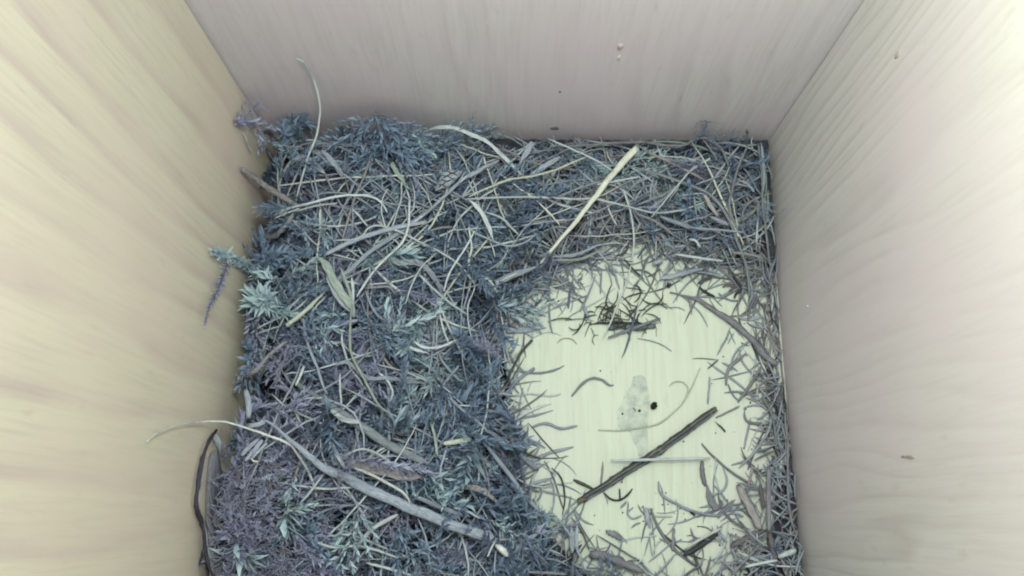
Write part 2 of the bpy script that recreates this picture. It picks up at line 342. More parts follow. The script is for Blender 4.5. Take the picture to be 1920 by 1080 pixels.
def clump(x, y): return math.sin(x*520+1.7*math.sin(y*330+.6))*math.sin(y*470+1.3*math.sin(x*410))
# the packed bed under everything
nx, ny = 150, 160
xs, ys = np.linspace(XL+.0004, XR-.0004, nx), np.linspace(YF+.0004, YB-.0004, ny)
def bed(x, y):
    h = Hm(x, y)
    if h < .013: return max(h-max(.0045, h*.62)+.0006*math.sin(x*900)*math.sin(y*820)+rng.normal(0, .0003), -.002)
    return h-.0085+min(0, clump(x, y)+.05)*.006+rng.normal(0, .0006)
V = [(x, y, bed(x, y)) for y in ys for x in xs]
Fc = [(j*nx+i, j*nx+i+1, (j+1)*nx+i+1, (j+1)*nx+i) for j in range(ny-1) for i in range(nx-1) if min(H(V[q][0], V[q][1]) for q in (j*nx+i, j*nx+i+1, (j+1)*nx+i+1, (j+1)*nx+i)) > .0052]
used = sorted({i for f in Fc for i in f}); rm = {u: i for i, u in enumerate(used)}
o = obj('moss_bed', [V[u] for u in used], [tuple(rm[i] for i in f) for f in Fc], MOSS['rot'], tint=[(.2, .6, 0)]*len(used)); tag(o, kind='stuff', label='packed moss at the bottom of the nest, coloured with gap shade')

accs = {k: ([], [], []) for k in ('blue', 'purple', 'shade', 'pale')}
vbuf = {k: [] for k in accs}; fbuf = {k: [] for k in accs}; tbuf = {k: [] for k in accs}; cnt = {k: 0 for k in accs}
def pack(x, y, z, yaw, pitch, roll, s, li, key, age):
    Vl, Fl, Tl = LIB[li][:3]; R = rot(yaw, pitch, roll)
    v = Vl @ R.T*s+np.array([x, y, z]); v[:, 2] = np.maximum(v[:, 2], .0002); v[:, 0] = np.clip(v[:, 0], XL+.0003, XR-.0003); v[:, 1] = np.clip(v[:, 1], YF+.0003, YB-.0003)
    t = Tl.copy(); t[:, 1] += age-.5; vbuf[key].append(v); tbuf[key].append(t); b = cnt[key]; fbuf[key].extend([tuple(i+b for i in f) for f in Fl]); cnt[key] += len(v)
n_packed = 0
while n_packed < 1150:
    x, y = rng.uniform(XL, XR), rng.uniform(YF, YB); h = Hm(x, y)
    if h < .0034: continue
    px, py, _ = pix((x, y, h)); z_ = zone(px, py)
    if z_ in ('hay', 'litter') and rng.random() > .3: continue
    yaw, s_, li = rng.uniform(0, 6.28), rng.uniform(.85, 1.35), int(rng.integers(len(LIB))); l_ = LIB[li][3][-1][0]*s_
    he = Hm(x+math.cos(yaw)*l_, y+math.sin(yaw)*l_)
    if he < .0034 or not (XL+.0025 < x+math.cos(yaw)*l_ < XR-.0025 and y+math.sin(yaw)*l_ < YB-.0025 and XL+.002 < x < XR-.002 and y < YB-.002): continue
    cl = clump(x, y)
    if cl < -.3 and rng.random() < .7: continue
    mx, my = x+math.cos(yaw)*l_*.5, y+math.sin(yaw)*l_*.5; low = max(H(x, y)-h, H(mx, my)-Hm(mx, my), (H(x+math.cos(yaw)*l_, y+math.sin(yaw)*l_)-he)*.8)
    if low > .003 and rng.random() < .86: continue
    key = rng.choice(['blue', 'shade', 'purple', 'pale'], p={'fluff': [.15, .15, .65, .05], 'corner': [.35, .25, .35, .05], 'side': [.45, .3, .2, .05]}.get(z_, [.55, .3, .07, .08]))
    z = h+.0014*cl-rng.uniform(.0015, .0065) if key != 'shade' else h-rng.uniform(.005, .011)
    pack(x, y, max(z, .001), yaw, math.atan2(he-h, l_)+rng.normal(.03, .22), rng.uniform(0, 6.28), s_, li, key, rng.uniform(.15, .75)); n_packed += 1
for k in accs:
    o = obj('packed_moss', np.vstack(vbuf[k]), fbuf[k], MOSS[k], tint=np.vstack(tbuf[k])); tag(o, kind='stuff', label='packed '+{'blue': 'blue grey', 'purple': 'purple grey', 'shade': 'shade-darkened', 'pale': 'pale'}[k]+' moss filling the nest')

# loose sprigs lying on top of the bed: copies that share meshes, each told apart by look, direction and what it lies beside
MARKS = [(595,200,'tall pale strand'),(510,370,'tan corner stem'),(740,270,'drooping feathery frond'),(840,340,'veined chip'),(890,270,'curling pale leaf'),(1110,390,'thickest pale straw'),
 (1000,330,'kinked yellow strand'),(1330,400,'bowed brownish stem'),(910,400,'drooping bent leaf'),(885,460,'elbowed yellow strand'),(620,540,'wide green leaf'),(565,590,'yellow stalk end'),
 (750,610,'bright teal sprig'),(680,450,'broad grey straw'),(520,440,'twisted purple root'),(440,560,'hanging wall sprig'),(500,690,'long tan stem'),(500,810,'arching whitish strand'),
 (400,900,'dark bark strip'),(720,920,'broadest stalk'),(690,800,'grey green stalk'),(810,730,'pale teal clump'),(720,870,'toothed moss shoot'),(855,828,'stubby yellowish straw'),
 (940,1030,'square cut straw'),(1060,1010,'moss tongue'),(960,850,'rounded end straw'),(1150,610,'floor cluster'),(1210,860,'fluted splinter'),(1440,940,'upright purple straw'),
 (1420,720,'leaning purple stem'),(1350,540,'dark tangle'),(500,960,'fluffy purple clump'),(600,1030,'fluffy clump foot'),(730,1010,'kinked pale strand'),(660,680,'trailing green stalk'),(560,480,'starry blue sprig')]
USED = set()
def beside(px, py, ex, ey, what):
    m = min(MARKS, key=lambda q: math.hypot(q[0]-px, q[1]-py))[2]; dx, dy = ex-px, ey-py
    if abs(dy) > abs(dx): d = 'the far wall' if dy < 0 else 'the open edge'
    else: d = 'the bare side wall' if dx > 0 else 'the mossy side wall'
    return what+' beside the '+m+' facing '+d
TONE = {'blue': 'blue grey', 'teal': 'blue green', 'purple': 'purple grey', 'pale': 'pale grey', 'grey': 'grey', 'tan': 'tan', 'dust': 'dusty grey', 'brown': 'brown'}
STY = ['feathery', 'slender', 'woolly', 'spiky', 'feathery', 'feathery', 'slender', 'woolly']
protos = {}
def place_sprig(li, key, loc, eul, s, label, group):
    if (li, key) not in protos:
        o = bpy.data.objects.new('moss_sprig', None); COL.objects.link(o)
        obj('stem', LIB[li][4], LIB[li][5], M['brown'], o, uv=LIB[li][6]); l = obj('leaves', LIB[li][0], LIB[li][1], MOSS[key], o, tint=LIB[li][2]+np.array([0, .24, 0])); l['kind'] = 'stuff'  # tint lift paints a highlight onto the top sprigs
        protos[(li, key)] = o
    else:
        src = protos[(li, key)]; o = src.copy(); COL.objects.link(o)
        for ch in list(src.children):
            c = ch.copy(); COL.objects.link(c); c.parent = o
    o.location = loc; o.rotation_euler = eul; o.scale = (s, s, s); tag(o, label, 'moss sprig', group)
n_loose = 0
while n_loose < 190:
    x, y = rng.uniform(XL+.004, XR-.004), rng.uniform(-.022, YB-.004); h = Hm(x, y)
    if h < .004 or (h < H(x, y)-.002 and rng.random() < .85): continue
    px, py, _ = pix((x, y, h)); z_ = zone(px, py)
    if not (330 < px < 1500 and 180 < py < 1075): continue
    if z_ in ('hay', 'litter') and rng.random() > .10: continue
    if clump(x, y) < -.2 and rng.random() < .8: continue
    li = int(rng.integers(len(LIB))); yaw = rng.uniform(0, 6.28); s = rng.uniform(.8, 1.2); ln = LIB[li][3][-1][0]*s
    ex, ey = x+math.cos(yaw)*ln, y+math.sin(yaw)*ln
    if not (XL+.002 < ex < XR-.002 and -.03 < ey < YB-.002) or H(ex, ey) < .0035: continue
    if H((x+ex)/2, (y+ey)/2)-Hm((x+ex)/2, (y+ey)/2) > .003 and rng.random() < .9: continue
    pitch = math.atan2(max(H(ex, ey), 0)-.002-h, ln)
    key = 'purple' if z_ == 'fluff' else rng.choice(['blue', 'blue', 'blue', 'pale', 'purple', 'teal'] if z_ in ('middle', 'near') else ['blue', 'blue', 'purple', 'pale'])
    from mathutils import Euler, Matrix
    R = rot(yaw, pitch+rng.normal(.08, .12), rng.uniform(0, 6.28)); e = Matrix(R.tolist()).to_euler()
    lab = beside(px, py, *pix((ex, ey, max(H(ex, ey), 0)))[:2], ('small ' if ln < .0155 else 'long ' if ln > .022 else '')+STY[li % 8]+' '+TONE[str(key)]+' moss sprig')
    if lab in USED: continue
    USED.add(lab)
    place_sprig(li, str(key), (x, y, h-.0028), e, s, lab, 'loose sprigs in the '+z_+' moss' if z_ not in ('hay', 'litter') else 'moss scraps in the '+z_); n_loose += 1
# bring the fine pieces and traced strands
# ------------------------------------------------------------------ strands, one by one
CATS = {'straw': 'straw', 'grass_strand': 'grass strand', 'grass_leaf': 'grass leaf', 'twig': 'twig', 'rootlet': 'rootlet', 'hair': 'hair', 'wood_splinter': 'wood splinter',
        'bark_strip': 'bark strip', 'straw_scrap': 'straw scrap', 'dry_leaf': 'dry leaf'}
GROUPS = {'straw': 'straws lying in the nest', 'grass_strand': 'thin grass strands in the nest', 'grass_leaf': 'flat dry grass leaves in the nest', 'twig': 'twigs in the nest',
          'rootlet': 'rootlets and wiry bits in the nest', 'hair': 'hairs on the bare floor', 'straw_scrap': 'straw scraps in the nest'}
KINDS = {'s': 'straw', 'g': 'grass_strand', 'l': 'grass_leaf', 't': 'twig', 'r': 'rootlet', 'h': 'hair', 'c': 'straw_scrap', 'w': 'wood_splinter', 'b': 'bark_strip', 'd': 'dry_leaf'}
def strand(kind, crop, wpx, colr, off, label, pts, mode='', z=None):
    """a strand drawn through points of one view of the photograph, laid on the nest surface (off: mm above it) or at heights z (mm)"""
    x0, y0, sc = CROPS[crop]; Q = [(x0+a*sc, y0+b*sc) for a, b in pts]
    def fit(P): return np.array([on_wall(p, a, b) for p, (a, b) in zip(P, Q)])
    if z is not None:
        zz = np.interp(np.linspace(0, 1, len(Q)), np.linspace(0, 1, len(z)), z)/1000; P = np.array([at(a, b, c) for (a, b), c in zip(Q, zz)])
    else:
        if crop == 2 and off >= 4: off += 1.2
        P = np.array([drape(a, b, off/1000) for a, b in Q])
        if 'S' in mode:                                   # stiff: one straight run in height, laid on what it crosses
            s = np.linspace(0, 1, len(P)); zl = np.polyval(np.polyfit(s, P[:, 2], 1), s); zl += min(max(0, (P[:, 2]-zl).max()*.6), .004)
            P = np.array([at(a, b, max(c, .0006)) for (a, b), c in zip(Q, zl)])
    P = fit(P); dep = np.mean([pix(p)[2] for p in P]); r = max(wpx*sc*dep/F*.5*(.88 if wpx*sc > 9 else .72), .0001)
    ln = np.linalg.norm(np.diff(P, axis=0), axis=1).sum(); n = int(min(max(ln/.0011, 10), 70)); C = spline(P, n)
    if z is None and 'S' not in mode and n > 6:
        kz = np.convolve(np.pad(C[:, 2], 3, mode='edge'), np.ones(7)/7, 'valid'); C[:, 2] = np.maximum(kz, r*.8)
    C[:, 2] = np.maximum(C[:, 2], r*(.3 if kind in 'ld' else .9))
    C += np.column_stack([np.convolve(rng.normal(0, 1, n+4), np.ones(5)/5, 'valid')*r*(.5 if kind in 'gr' else .22) for _ in range(3)])
    pr = profile(n, mode, .4 if kind in 'sw' else 1.0)
    if kind in 'ld': V, Fc, UV = tube(C, r*pr, 8, .16, twist=rng.normal(0, .5) if 'n' not in mode else 0, crease=.25)
    elif kind in 'sw' and r > .0006: V, Fc, UV = tube(C, r*pr, 10, .42 if r > .001 else .6, hollow=(kind == 's'))
    else: V, Fc, UV = tube(C, r*pr, 6, .85)
    if 'k' in mode:                                       # rough bark: knobs along it
        V = V+rng.normal(0, r*.16, V.shape)
    nm = KINDS[kind]; o = obj(nm, V, Fc, M[colr], uv=UV); tag(o, label, CATS[nm], GROUPS.get(nm))
    if kind == 'w':                                       # torn fibres along the split wood
        T, SS, UU = frames(C)
        for k in range(9):
            u = -.86+k*.215; mt = M['dark'] if k % 2 == 0 else M['grey' if k in (3, 7) else 'olive']; a0 = int(rng.integers(0, 3)); a1 = n-int(rng.integers(0, 3))
            q = C+SS*(r*u)+UU*(r*.42*math.sqrt(1-u*u)+(.00006 if k % 2 == 0 else .00014)); a, b, c = tube(q[a0:a1], np.full(a1-a0, r*(.075 if k % 2 == 0 else .10))*(1+.3*np.sin(np.arange(a1-a0)*.9+k)), 5)
            rg = obj('wood_fibre', a, b, mt, None, uv=c); rg.parent = o
    if kind == 's' and r > .0007 and 'K' in mode:         # node rings
        for f in (.36, .70):
            k = int(f*n); a, b, c = tube(C[k-1:k+2], np.array([r*pr[k-1]*.98, r*pr[k]*1.07, r*pr[k+1]*.98]), 10, .46); ring = obj('node', a, b, M[colr], None, uv=c); ring.parent = o
    return o
S = strand
# --- crop 1: corner by the far wall
S('g',1,20,'pale',2,'tall pale strand curving up the far wall with a dark withered tip',[(675,100),(715,120),(750,180),(780,230),(810,330),(825,450),(800,590),(740,750),(700,900),(665,1040)],'',z=[47,46,45,43,40,36,33,30,28,26])
S('t',1,52,'tan',4,'thick tan stem poking out from behind the mossy side wall corner',[(325,815),(450,905),(560,980),(690,1060)],'',z=[22,25,27,28])
S('g',1,24,'tan',5,'dull brownish strand hanging straight under the feathery far moss',[(1155,720),(1110,850),(1060,970),(1020,1075),(985,1200),(950,1330)],'')
S('g',1,16,'grey',5,'thin grey strand crossing beneath the dull brownish one',[(1150,875),(1250,960),(1320,1030),(1350,1090)],'S')
S('g',1,22,'grey',5,'grey strand running from the feathery moss toward the veined chip',[(1340,770),(1500,860),(1570,905),(1680,960),(1870,1080)],'S')
S('l',1,36,'green',5,'short bent greenish leaf with a yellow edge below the feathery moss',[(1285,775),(1320,840),(1360,890),(1380,945)],'e')
S('g',1,16,'pale',5,'short pale thread hanging from the bent greenish leaf',[(1380,940),(1400,1010),(1395,1090)],'')
S('g',1,26,'pale',7,'pale strand passing just below the veined chip',[(1920,780),(1740,880),(1640,970),(1540,1065),(1400,1180)],'S')
S('g',1,20,'grey',8,'grey strand crossing the veined chip at its edge',[(1760,825),(1690,930),(1600,1010),(1480,1110)],'S')
S('g',1,24,'pale',6,'long arched pale strand from the tan stem across the back moss',[(540,1090),(720,1040),(860,1005),(1000,980),(1150,990),(1230,1040),(1255,1090)],'')
S('g',1,18,'pale',6,'twin of the arched pale strand splaying at the tan stem',[(520,1110),(650,1085),(800,1050),(930,1030)],'S')
S('g',1,18,'grey',5,'grey strand slanting down between arched strand and chip',[(1340,980),(1450,1030),(1620,1095)],'S')
S('g',1,18,'tan',4,'short brown strand falling beside the veined chip',[(1480,885),(1515,960),(1530,1035)],'')
S('g',1,20,'pale',2,'short pale stalk leaning on the mossy side wall in the far corner',[(330,575),(355,640),(385,715)],'')
S('r',1,30,'purple',3,'hooked purple rootlet looping in the far mossy corner',[(445,570),(490,565),(535,640),(565,720),(580,790)],'k')
S('r',1,28,'purple',3,'purple rootlet lying inside the hooked one',[(465,640),(505,720),(545,790)],'k')
S('l',1,46,'dust',4,'broad dusty leaf scrap behind the tall pale strand',[(640,760),(720,740),(800,790),(850,835)],'p')
S('l',1,40,'dust',4,'dusty twisted leaf in front of the feathery far moss',[(830,690),(900,760),(940,810),(965,860)],'p')
# --- crop 2: hay along the far wall
S('s',2,46,'strawbig',7,'thickest pale straw lying aslant over the hay',[(425,872),(520,755),(650,600),(760,455),(880,310),(1000,175)],'SwK')
S('l',2,30,'pale',6,'long curling pale grass leaf arched away from the far wall',[(-285,95),(-200,60),(-90,65),(0,100),(110,150),(210,240),(300,330),(390,400)],'p',z=[18,22,24,23,21,18,15,14])
S('g',2,20,'yellow',7,'bright kinked yellow strand ending at the crossing pale one',[(0,475),(130,410),(240,370),(380,350),(520,310),(700,235)],'')
S('g',2,16,'pale',8,'pale straight strand sloping from the far wall toward the thick straw',[(465,125),(700,230),(860,320)],'S')
S('g',2,20,'pale',6,'long nearly level pale strand running under the thick straw',[(-20,487),(240,475),(600,485),(740,487),(830,505),(1000,545),(1130,570),(1290,548)],'')
S('g',2,18,'grey',6,'grey strand rising to meet the thick straw',[(520,475),(660,420),(800,375)],'S')
S('g',2,18,'pale',6,'pale strand sticking out past the thick straw near its middle',[(760,400),(880,378),(1015,355)],'S')
S('g',2,14,'pale',7,'thin straight bright strand in the darker hay',[(1085,597),(1180,480),(1340,290)],'S')
S('g',2,12,'grey',6,'fine grey strand beside the thin bright one',[(1070,550),(1150,490),(1250,400)],'S')
S('t',2,26,'slate',4,'long bowed brownish stem sweeping from the straw to the bare side wall',[(950,290),(1100,330),(1300,400),(1420,450),(1500,530),(1560,640),(1600,750),(1650,900),(1670,1060)],'')
S('t',2,24,'purple',5,'purple brown stem standing up toward the far bare corner',[(1660,160),(1600,300),(1570,420),(1550,540),(1600,680)],'')
S('g',2,16,'grey',5,'short grey strand linking the bowed stem and purple stem',[(1350,400),(1500,345)],'S')
S('g',2,18,'pale',6,'kinked pale strand hanging from hay onto the bare floor edge',[(920,430),(950,520),(975,660),(980,760),(970,855)],'')
S('g',2,14,'white',5,'very fine whitish strand slanting over the dark fragment cluster',[(965,880),(940,980),(890,1100),(845,1220),(800,1300)],'S')
S('s',2,24,'pale',5,'short stout pale straw at the lower rim of the hay',[(1225,815),(1380,840),(1512,855)],'S')
S('g',2,20,'grey',5,'grey strand lying level above the stout pale straw',[(1310,655),(1480,670),(1640,685)],'S')
S('s',2,26,'tan',4,'tan straw butting against the bare side wall',[(1560,805),(1660,815),(1752,838)],'S')
S('g',2,22,'purple',4,'purple grey strand under the kinked pale one',[(1000,570),(1120,630),(1220,700)],'S')
S('l',2,40,'grey',5,'frayed grey leaf stub standing by the far wall',[(300,275),(340,215),(380,150)],'s')
S('g',2,30,'grey',6,'grey strand rising to the curling pale leaf',[(-10,358),(80,305),(172,255)],'S')
S('l',2,36,'dust',4,'dusty flat leaf between kinked strand and far wall',[(360,350),(450,290),(535,235)],'n')
S('l',2,32,'pale',6,'pale bent leaf drooping in the middle of the moss edge',[(0,490),(60,550),(110,640),(140,735)],'p')
S('g',2,18,'pale',6,'pale strand curving down beside the drooping leaf',[(100,565),(190,600),(250,660),(292,702)],'')
S('g',2,18,'grey',6,'looping grey strand under the drooping leaf',[(0,650),(20,680),(150,740),(240,765),(340,740),(400,690)],'')
S('g',2,14,'pale',5,'short pale strand just under the level pale one',[(820,520),(850,590),(877,645)],'S')
S('s',2,30,'tan',5,'short tan straw in the shadow of the bowed stem',[(1395,455),(1440,525),(1485,592)],'S')
S('c',2,30,'grey',5,'blunt pale scrap near the tan straw in the hay',[(1435,592),(1490,615),(1545,642)],'S')
S('r',2,26,'purple',3,'long purple root pressed along the foot of the far wall',[(560,170),(700,168),(850,155),(1050,152),(1250,170),(1390,122),(1500,190),(1540,290)],'k')
S('r',2,22,'purple',2,'wiry purple strand running down the foot of the bare side wall',[(1720,160),(1740,300),(1745,480),(1770,700),(1790,890)],'k')
S('l',2,24,'dust',3,'pale peeling strip standing in the far bare corner',[(1738,150),(1748,230),(1755,330),(1752,450)],'p')
S('r',2,20,'purple',4,'small purple loop near the bare side wall',[(1620,610),(1640,540),(1690,495),(1725,500),(1715,600),(1650,620)],'')
S('r',2,18,'purple',4,'crooked purple bit under the small loop',[(1635,705),(1700,740),(1755,765)],'k')
S('l',2,22,'grey',4,'slim pale leaf at the foot of the thick straw',[(490,832),(650,812),(785,750)],'p')
S('l',2,24,'green',4,'greenish slim leaf beneath the slim pale one',[(495,850),(660,845),(790,785)],'p')
S('s',2,26,'tan',4,'muted tan straw slanting behind the bowed stem',[(1060,205),(1200,270),(1400,372)],'S')
S('g',2,22,'blue',5,'blue grey strand crossing the kinked pale one',[(955,535),(1010,495),(1080,452)],'S')
S('g',2,18,'grey',5,'short upright grey strand in the dark hay gap',[(1340,470),(1348,530),(1355,582)],'')
S('c',2,16,'grey',5,'thin level grey scrap above the short upright strand',[(1260,465),(1340,455),(1400,455)],'S')
S('t',2,34,'grey',4,'grey blunt stem going under the bowed one',[(1140,590),(1250,630),(1340,665)],'S')
S('r',2,22,'blue',4,'dark bluish rootlet curving over the hay rim',[(600,780),(640,730),(700,760),(790,745)],'k')
S('l',2,34,'dust',3,'wide dusty blade at the rim under stout pale straw',[(1130,960),(1250,935),(1400,900)],'p')
S('c',2,34,'dust',3,'torn dusty scrap beside the wide dusty blade',[(1090,870),(1160,845)],'S')
S('s',2,46,'grey',4,'split grey stalk end with pale fibres at the moss edge',[(150,990),(260,940),(420,880)],'Se')
S('g',2,16,'white',4.6,'whitish fibre lying on the split grey stalk end',[(165,985),(230,955),(300,925)],'S')
S('r',2,22,'pale',4,'small pale hook at the hay rim',[(1310,725),(1350,735),(1375,775)],'')
S('g',2,14,'purple',3,'slim purple strand at the far corner rim',[(1390,130),(1440,190),(1480,260)],'')
S('g',2,18,'grey',4,'slim grey strand under the hay by the far corner',[(1600,375),(1650,395),(1700,440),(1690,440)],'')
S('g',2,20,'tan',4,'tan strand leaning at the bare corner of the hay',[(1500,350),(1580,390),(1665,410)],'S')
# --- crop 3: moss by the side wall
S('s',3,36,'grey',7,'broad grey straw rising across the upper moss',[(840,330),(1000,250),(1200,180),(1485,118)],'S')
S('g',3,20,'pale',7,'long bowed pale strand arching over the centre moss',[(905,238),(1060,225),(1110,160),(1180,145),(1290,175),(1450,250),(1600,330),(1710,410),(1780,510)],'')
S('g',3,24,'pale',8,'pale yellow strand bending down through the centre',[(1375,-20),(1372,60),(1365,160),(1320,260),(1220,360),(1130,460),(1040,595)],'')
S('s',3,34,'grey',6,'long grey stalk slanting across the moss toward the far wall',[(860,530),(980,440),(1150,290),(1290,200),(1550,10)],'S')
S('s',3,34,'yellow',6,'pale yellow stalk end pointing down toward the mossy side wall',[(598,780),(720,680),(860,545)],'Se')
S('l',3,60,'green',8,'wide pale green leaf in the middle of the moss',[(790,335),(850,400),(900,500),(960,590),(1015,660),(1025,720)],'p')
S('l',3,40,'dust',7.5,'dull folded leaf lying along the wide green leaf',[(850,420),(880,520),(930,610),(1000,690)],'p')
S('l',3,26,'green',8.4,'narrow green leaf splitting from the tip of the wide one',[(940,410),(975,500),(1005,590),(1020,660)],'p')
S('l',3,24,'pale',8.4,'narrow pale leaf fanned beside the narrow green one',[(1010,470),(1020,550),(1022,640)],'p')
S('g',3,26,'green',8,'stalk of the wide green leaf trailing downward',[(1015,640),(1000,800),(1000,920),(1030,1010),(1070,1090),(1130,1200),(1180,1280),(1240,1330)],'')
S('g',3,20,'pale',7,'pale crossing strand beside the bowed one',[(1790,180),(1740,270),(1680,360),(1620,460),(1590,560)],'')
S('g',3,20,'yellow',7,'yellowish elbowed strand in the middle moss',[(1750,150),(1770,280),(1755,400),(1890,500),(1930,570)],'')
S('g',3,16,'grey',6,'slim upright grey strand behind the elbowed one',[(1620,170),(1600,280),(1590,440)],'')
S('g',3,16,'pale',7,'slim strand crossing the bowed strand at mid moss',[(1550,320),(1460,400),(1390,520),(1350,640)],'')
S('g',3,22,'pale',6,'pale strand ending in a blunt tip near the teal sprig',[(1430,450),(1490,510),(1560,570),(1630,630),(1735,705)],'')
S('r',3,18,'blue',6,'dark bluish wiry bit crossing the blunt tipped strand',[(1370,548),(1480,515),(1600,490),(1690,462)],'')
S('r',3,16,'blue',6,'short dark bluish spur crossing the wiry bit',[(1500,470),(1478,515),(1460,568)],'')
S('g',3,20,'pale',7,'strand with a bright lower end beside the teal sprig',[(1575,640),(1570,700),(1590,800),(1625,890)],'')
S('l',3,24,'pale',7,'curved pale leaf cradling the teal sprig from below',[(1380,855),(1460,910),(1560,915),(1680,868)],'p')
S('g',3,24,'grey',6,'grey strand tucked between green leaf and teal sprig',[(1095,560),(1130,650),(1180,720),(1225,752)],'')
S('g',3,28,'grey',7,'grey stem lying below the yellow stalk end',[(705,735),(740,900),(800,1075),(830,1150),(860,1210)],'')
S('t',3,34,'tan',5,'long tan stem slanting down along the mossy side wall',[(600,880),(540,920),(480,980),(380,1070),(310,1130),(260,1200)],'')
S('r',3,24,'dust',5,'pale forked rootlet near the mossy side wall',[(370,895),(390,810),(410,750),(425,700)],'k')
S('r',3,22,'dust',5,'pale crooked rootlet joined to the forked one',[(385,800),(430,870),(465,895),(445,945)],'k')
S('r',3,18,'dust',5,'thin dull rootlet reaching from the fork to the tan stem',[(420,830),(490,800),(565,780)],'')
S('r',3,40,'purple',4,'twisted purple root below the tan corner stem',[(645,60),(620,120),(560,180),(500,215),(420,200)],'k')
S('c',3,16,'pale',6,'pale split straw tip fanning at the tan corner stem',[(520,100),(600,65),(680,35)],'S')
S('c',3,14,'pale',6,'second pale split tip next to the fanned one',[(530,68),(620,38),(720,12)],'S')
S('g',3,18,'pale',6,'short pale strand leaning above the green leaf',[(1020,45),(1070,100),(1115,152)],'S')
S('g',3,16,'grey',6,'thin grey strand dropping at the broad grey straw',[(1012,0),(1018,110),(1015,210)],'')
S('l',3,44,'dust',6,'dusty pale leaf folded above the bowed strand',[(1225,350),(1310,380),(1420,375),(1490,420),(1550,500),(1590,600)],'p')
S('r',3,22,'purple',5,'small purple hook below the green leaf',[(1095,545),(1180,535),(1250,535),(1285,575)],'')
S('l',3,30,'pale',6,'stubby pale bent leaf under the cradling leaf',[(1330,905),(1400,925),(1500,955)],'e')
S('g',3,20,'pale',5,'slim pale strand parallel to the tilting stem',[(745,722),(790,655),(840,600)],'S')
S('g',3,14,'grey',6,'fine grey strand at the edge of the wide green leaf',[(935,440),(970,520),(990,590)],'')
S('g',3,14,'pale',6,'fine pale strand near the edge of the moss centre',[(1755,560),(1770,480),(1790,540),(1750,640),(1745,720),(1760,820),(1780,890)],'')
# --- crop 4: moss near the open edge
S('g',4,19,'white',0,'arching whitish strand with its tip resting on the mossy side wall',[(40,432),(100,385),(200,352),(310,335),(380,335),(450,345),(600,395),(720,440),(770,500),(830,600),(860,700)],'w',z=[52,52,50,47,45,43,41,39,36,32,29])
S('s',4,58,'grey',6.5,'broadest flattened grey stalk crossing the moss by the open edge',[(600,330),(680,380),(800,480),(900,560),(1000,610),(1100,660),(1250,730),(1400,790),(1550,850),(1660,885)],'SsK')
S('s',4,50,'slate',3.5,'grey green stalk running above the broadest one',[(880,225),(1000,310),(1100,380),(1250,470),(1390,535)],'S')
S('s',4,30,'slate',3.5,'thin upper end of the grey green stalk',[(740,130),(800,180),(890,232)],'S')
S('l',4,30,'pale',6,'pale cut end on the grey green stalk',[(930,280),(990,325),(1065,340)],'n')
S('r',4,18,'pale',6,'curled pale strand above the toothed moss',[(990,505),(1040,478),(1100,470),(1180,510),(1245,560)],'')
S('d',4,64,'tan',3,'wide tan dead leaf under the toothed moss',[(1000,530),(1120,560),(1250,585),(1360,600)],'p')
S('g',4,20,'white',7,'bright thin strand lying parallel to the broadest stalk',[(1030,555),(1160,610),(1280,680),(1312,728)],'')
S('g',4,26,'pale',6,'short pale strand above the broadest stalk',[(920,425),(950,490),(990,550)],'S')
S('s',4,26,'pale',6,'short pale straw slanting below the broadest stalk',[(1060,925),(1130,850),(1248,783)],'S')
S('g',4,20,'pale',6,'kinked pale strand lying near the open edge',[(820,900),(940,940),(1080,935),(1245,990)],'')
S('g',4,20,'pale',5,'pale strand leaving the picture at the open edge',[(1100,1015),(1200,1045),(1330,1085)],'S')
S('s',4,28,'yellow',6,'stubby yellowish straw beside the pale teal clump',[(1470,440),(1530,432),(1605,424)],'S')
S('g',4,22,'green',6,'green strand hanging by the stubby yellowish straw',[(1410,345),(1430,420),(1440,500)],'')
S('s',4,28,'grey',6,'grey straw between broadest stalk and bare floor',[(1335,698),(1450,745),(1560,790)],'S')
S('g',4,18,'pale',6,'short pale strand at the tip of the between straw',[(1520,755),(1580,770),(1645,802)],'S')
S('g',4,16,'pale',6,'thin upright pale strand in the dark moss hollow',[(970,105),(973,180),(977,262)],'')
S('g',4,20,'pale',6,'short pale strand left leaning in the dark hollow',[(800,68),(782,110),(758,162)],'S')
S('g',4,14,'grey',5,'fine grey strand falling below the broadest stalk',[(1345,800),(1385,900),(1408,1060)],'')
S('r',4,22,'dust',5,'small bent pale bit in the dark hollow near the edge',[(910,870),(950,890),(985,850),(1000,800)],'')
S('l',4,26,'dust',5,'pale tuft blade curving over the fluffy moss',[(437,425),(470,380),(540,352),(610,335)],'s')
S('l',4,24,'dust',6,'first pale finger of the tuft below the arching strand',[(495,500),(530,460),(575,420)],'n')
S('l',4,24,'dust',6,'second longer finger of the tuft below the arching strand',[(515,525),(560,470),(600,425)],'n')
S('l',4,20,'dust',6,'third thin finger of the tuft below the arching strand',[(545,515),(575,480),(620,440)],'n')
S('g',4,14,'white',6,'tiny white forked thread beside the tuft',[(540,510),(555,525),(575,528)],'')
S('g',4,18,'pale',5,'strand crossing the hollow under the arching whitish tip',[(775,735),(830,670),(890,590)],'S')
S('s',4,34,'grey',5,'grey stem going under the arching strand to the fluffy moss',[(520,180),(530,250),(530,320)],'')
S('g',4,22,'grey',5,'grey strand descending toward the floor from the pale teal clump',[(1480,215),(1560,280),(1640,345),(1700,400)],'S')
S('g',4,14,'pale',5,'short pale line beside the pale teal clump',[(1540,257),(1580,260),(1640,262)],'')
S('g',4,16,'pale',5,'fine V shaped strand below the teal sprig',[(1150,95),(1200,140),(1225,190),(1210,240)],'')
S('l',4,24,'grey',5,'grey strand fanning beside the teal moss',[(950,60),(1010,50),(1100,125),(1200,125),(1360,150)],'')
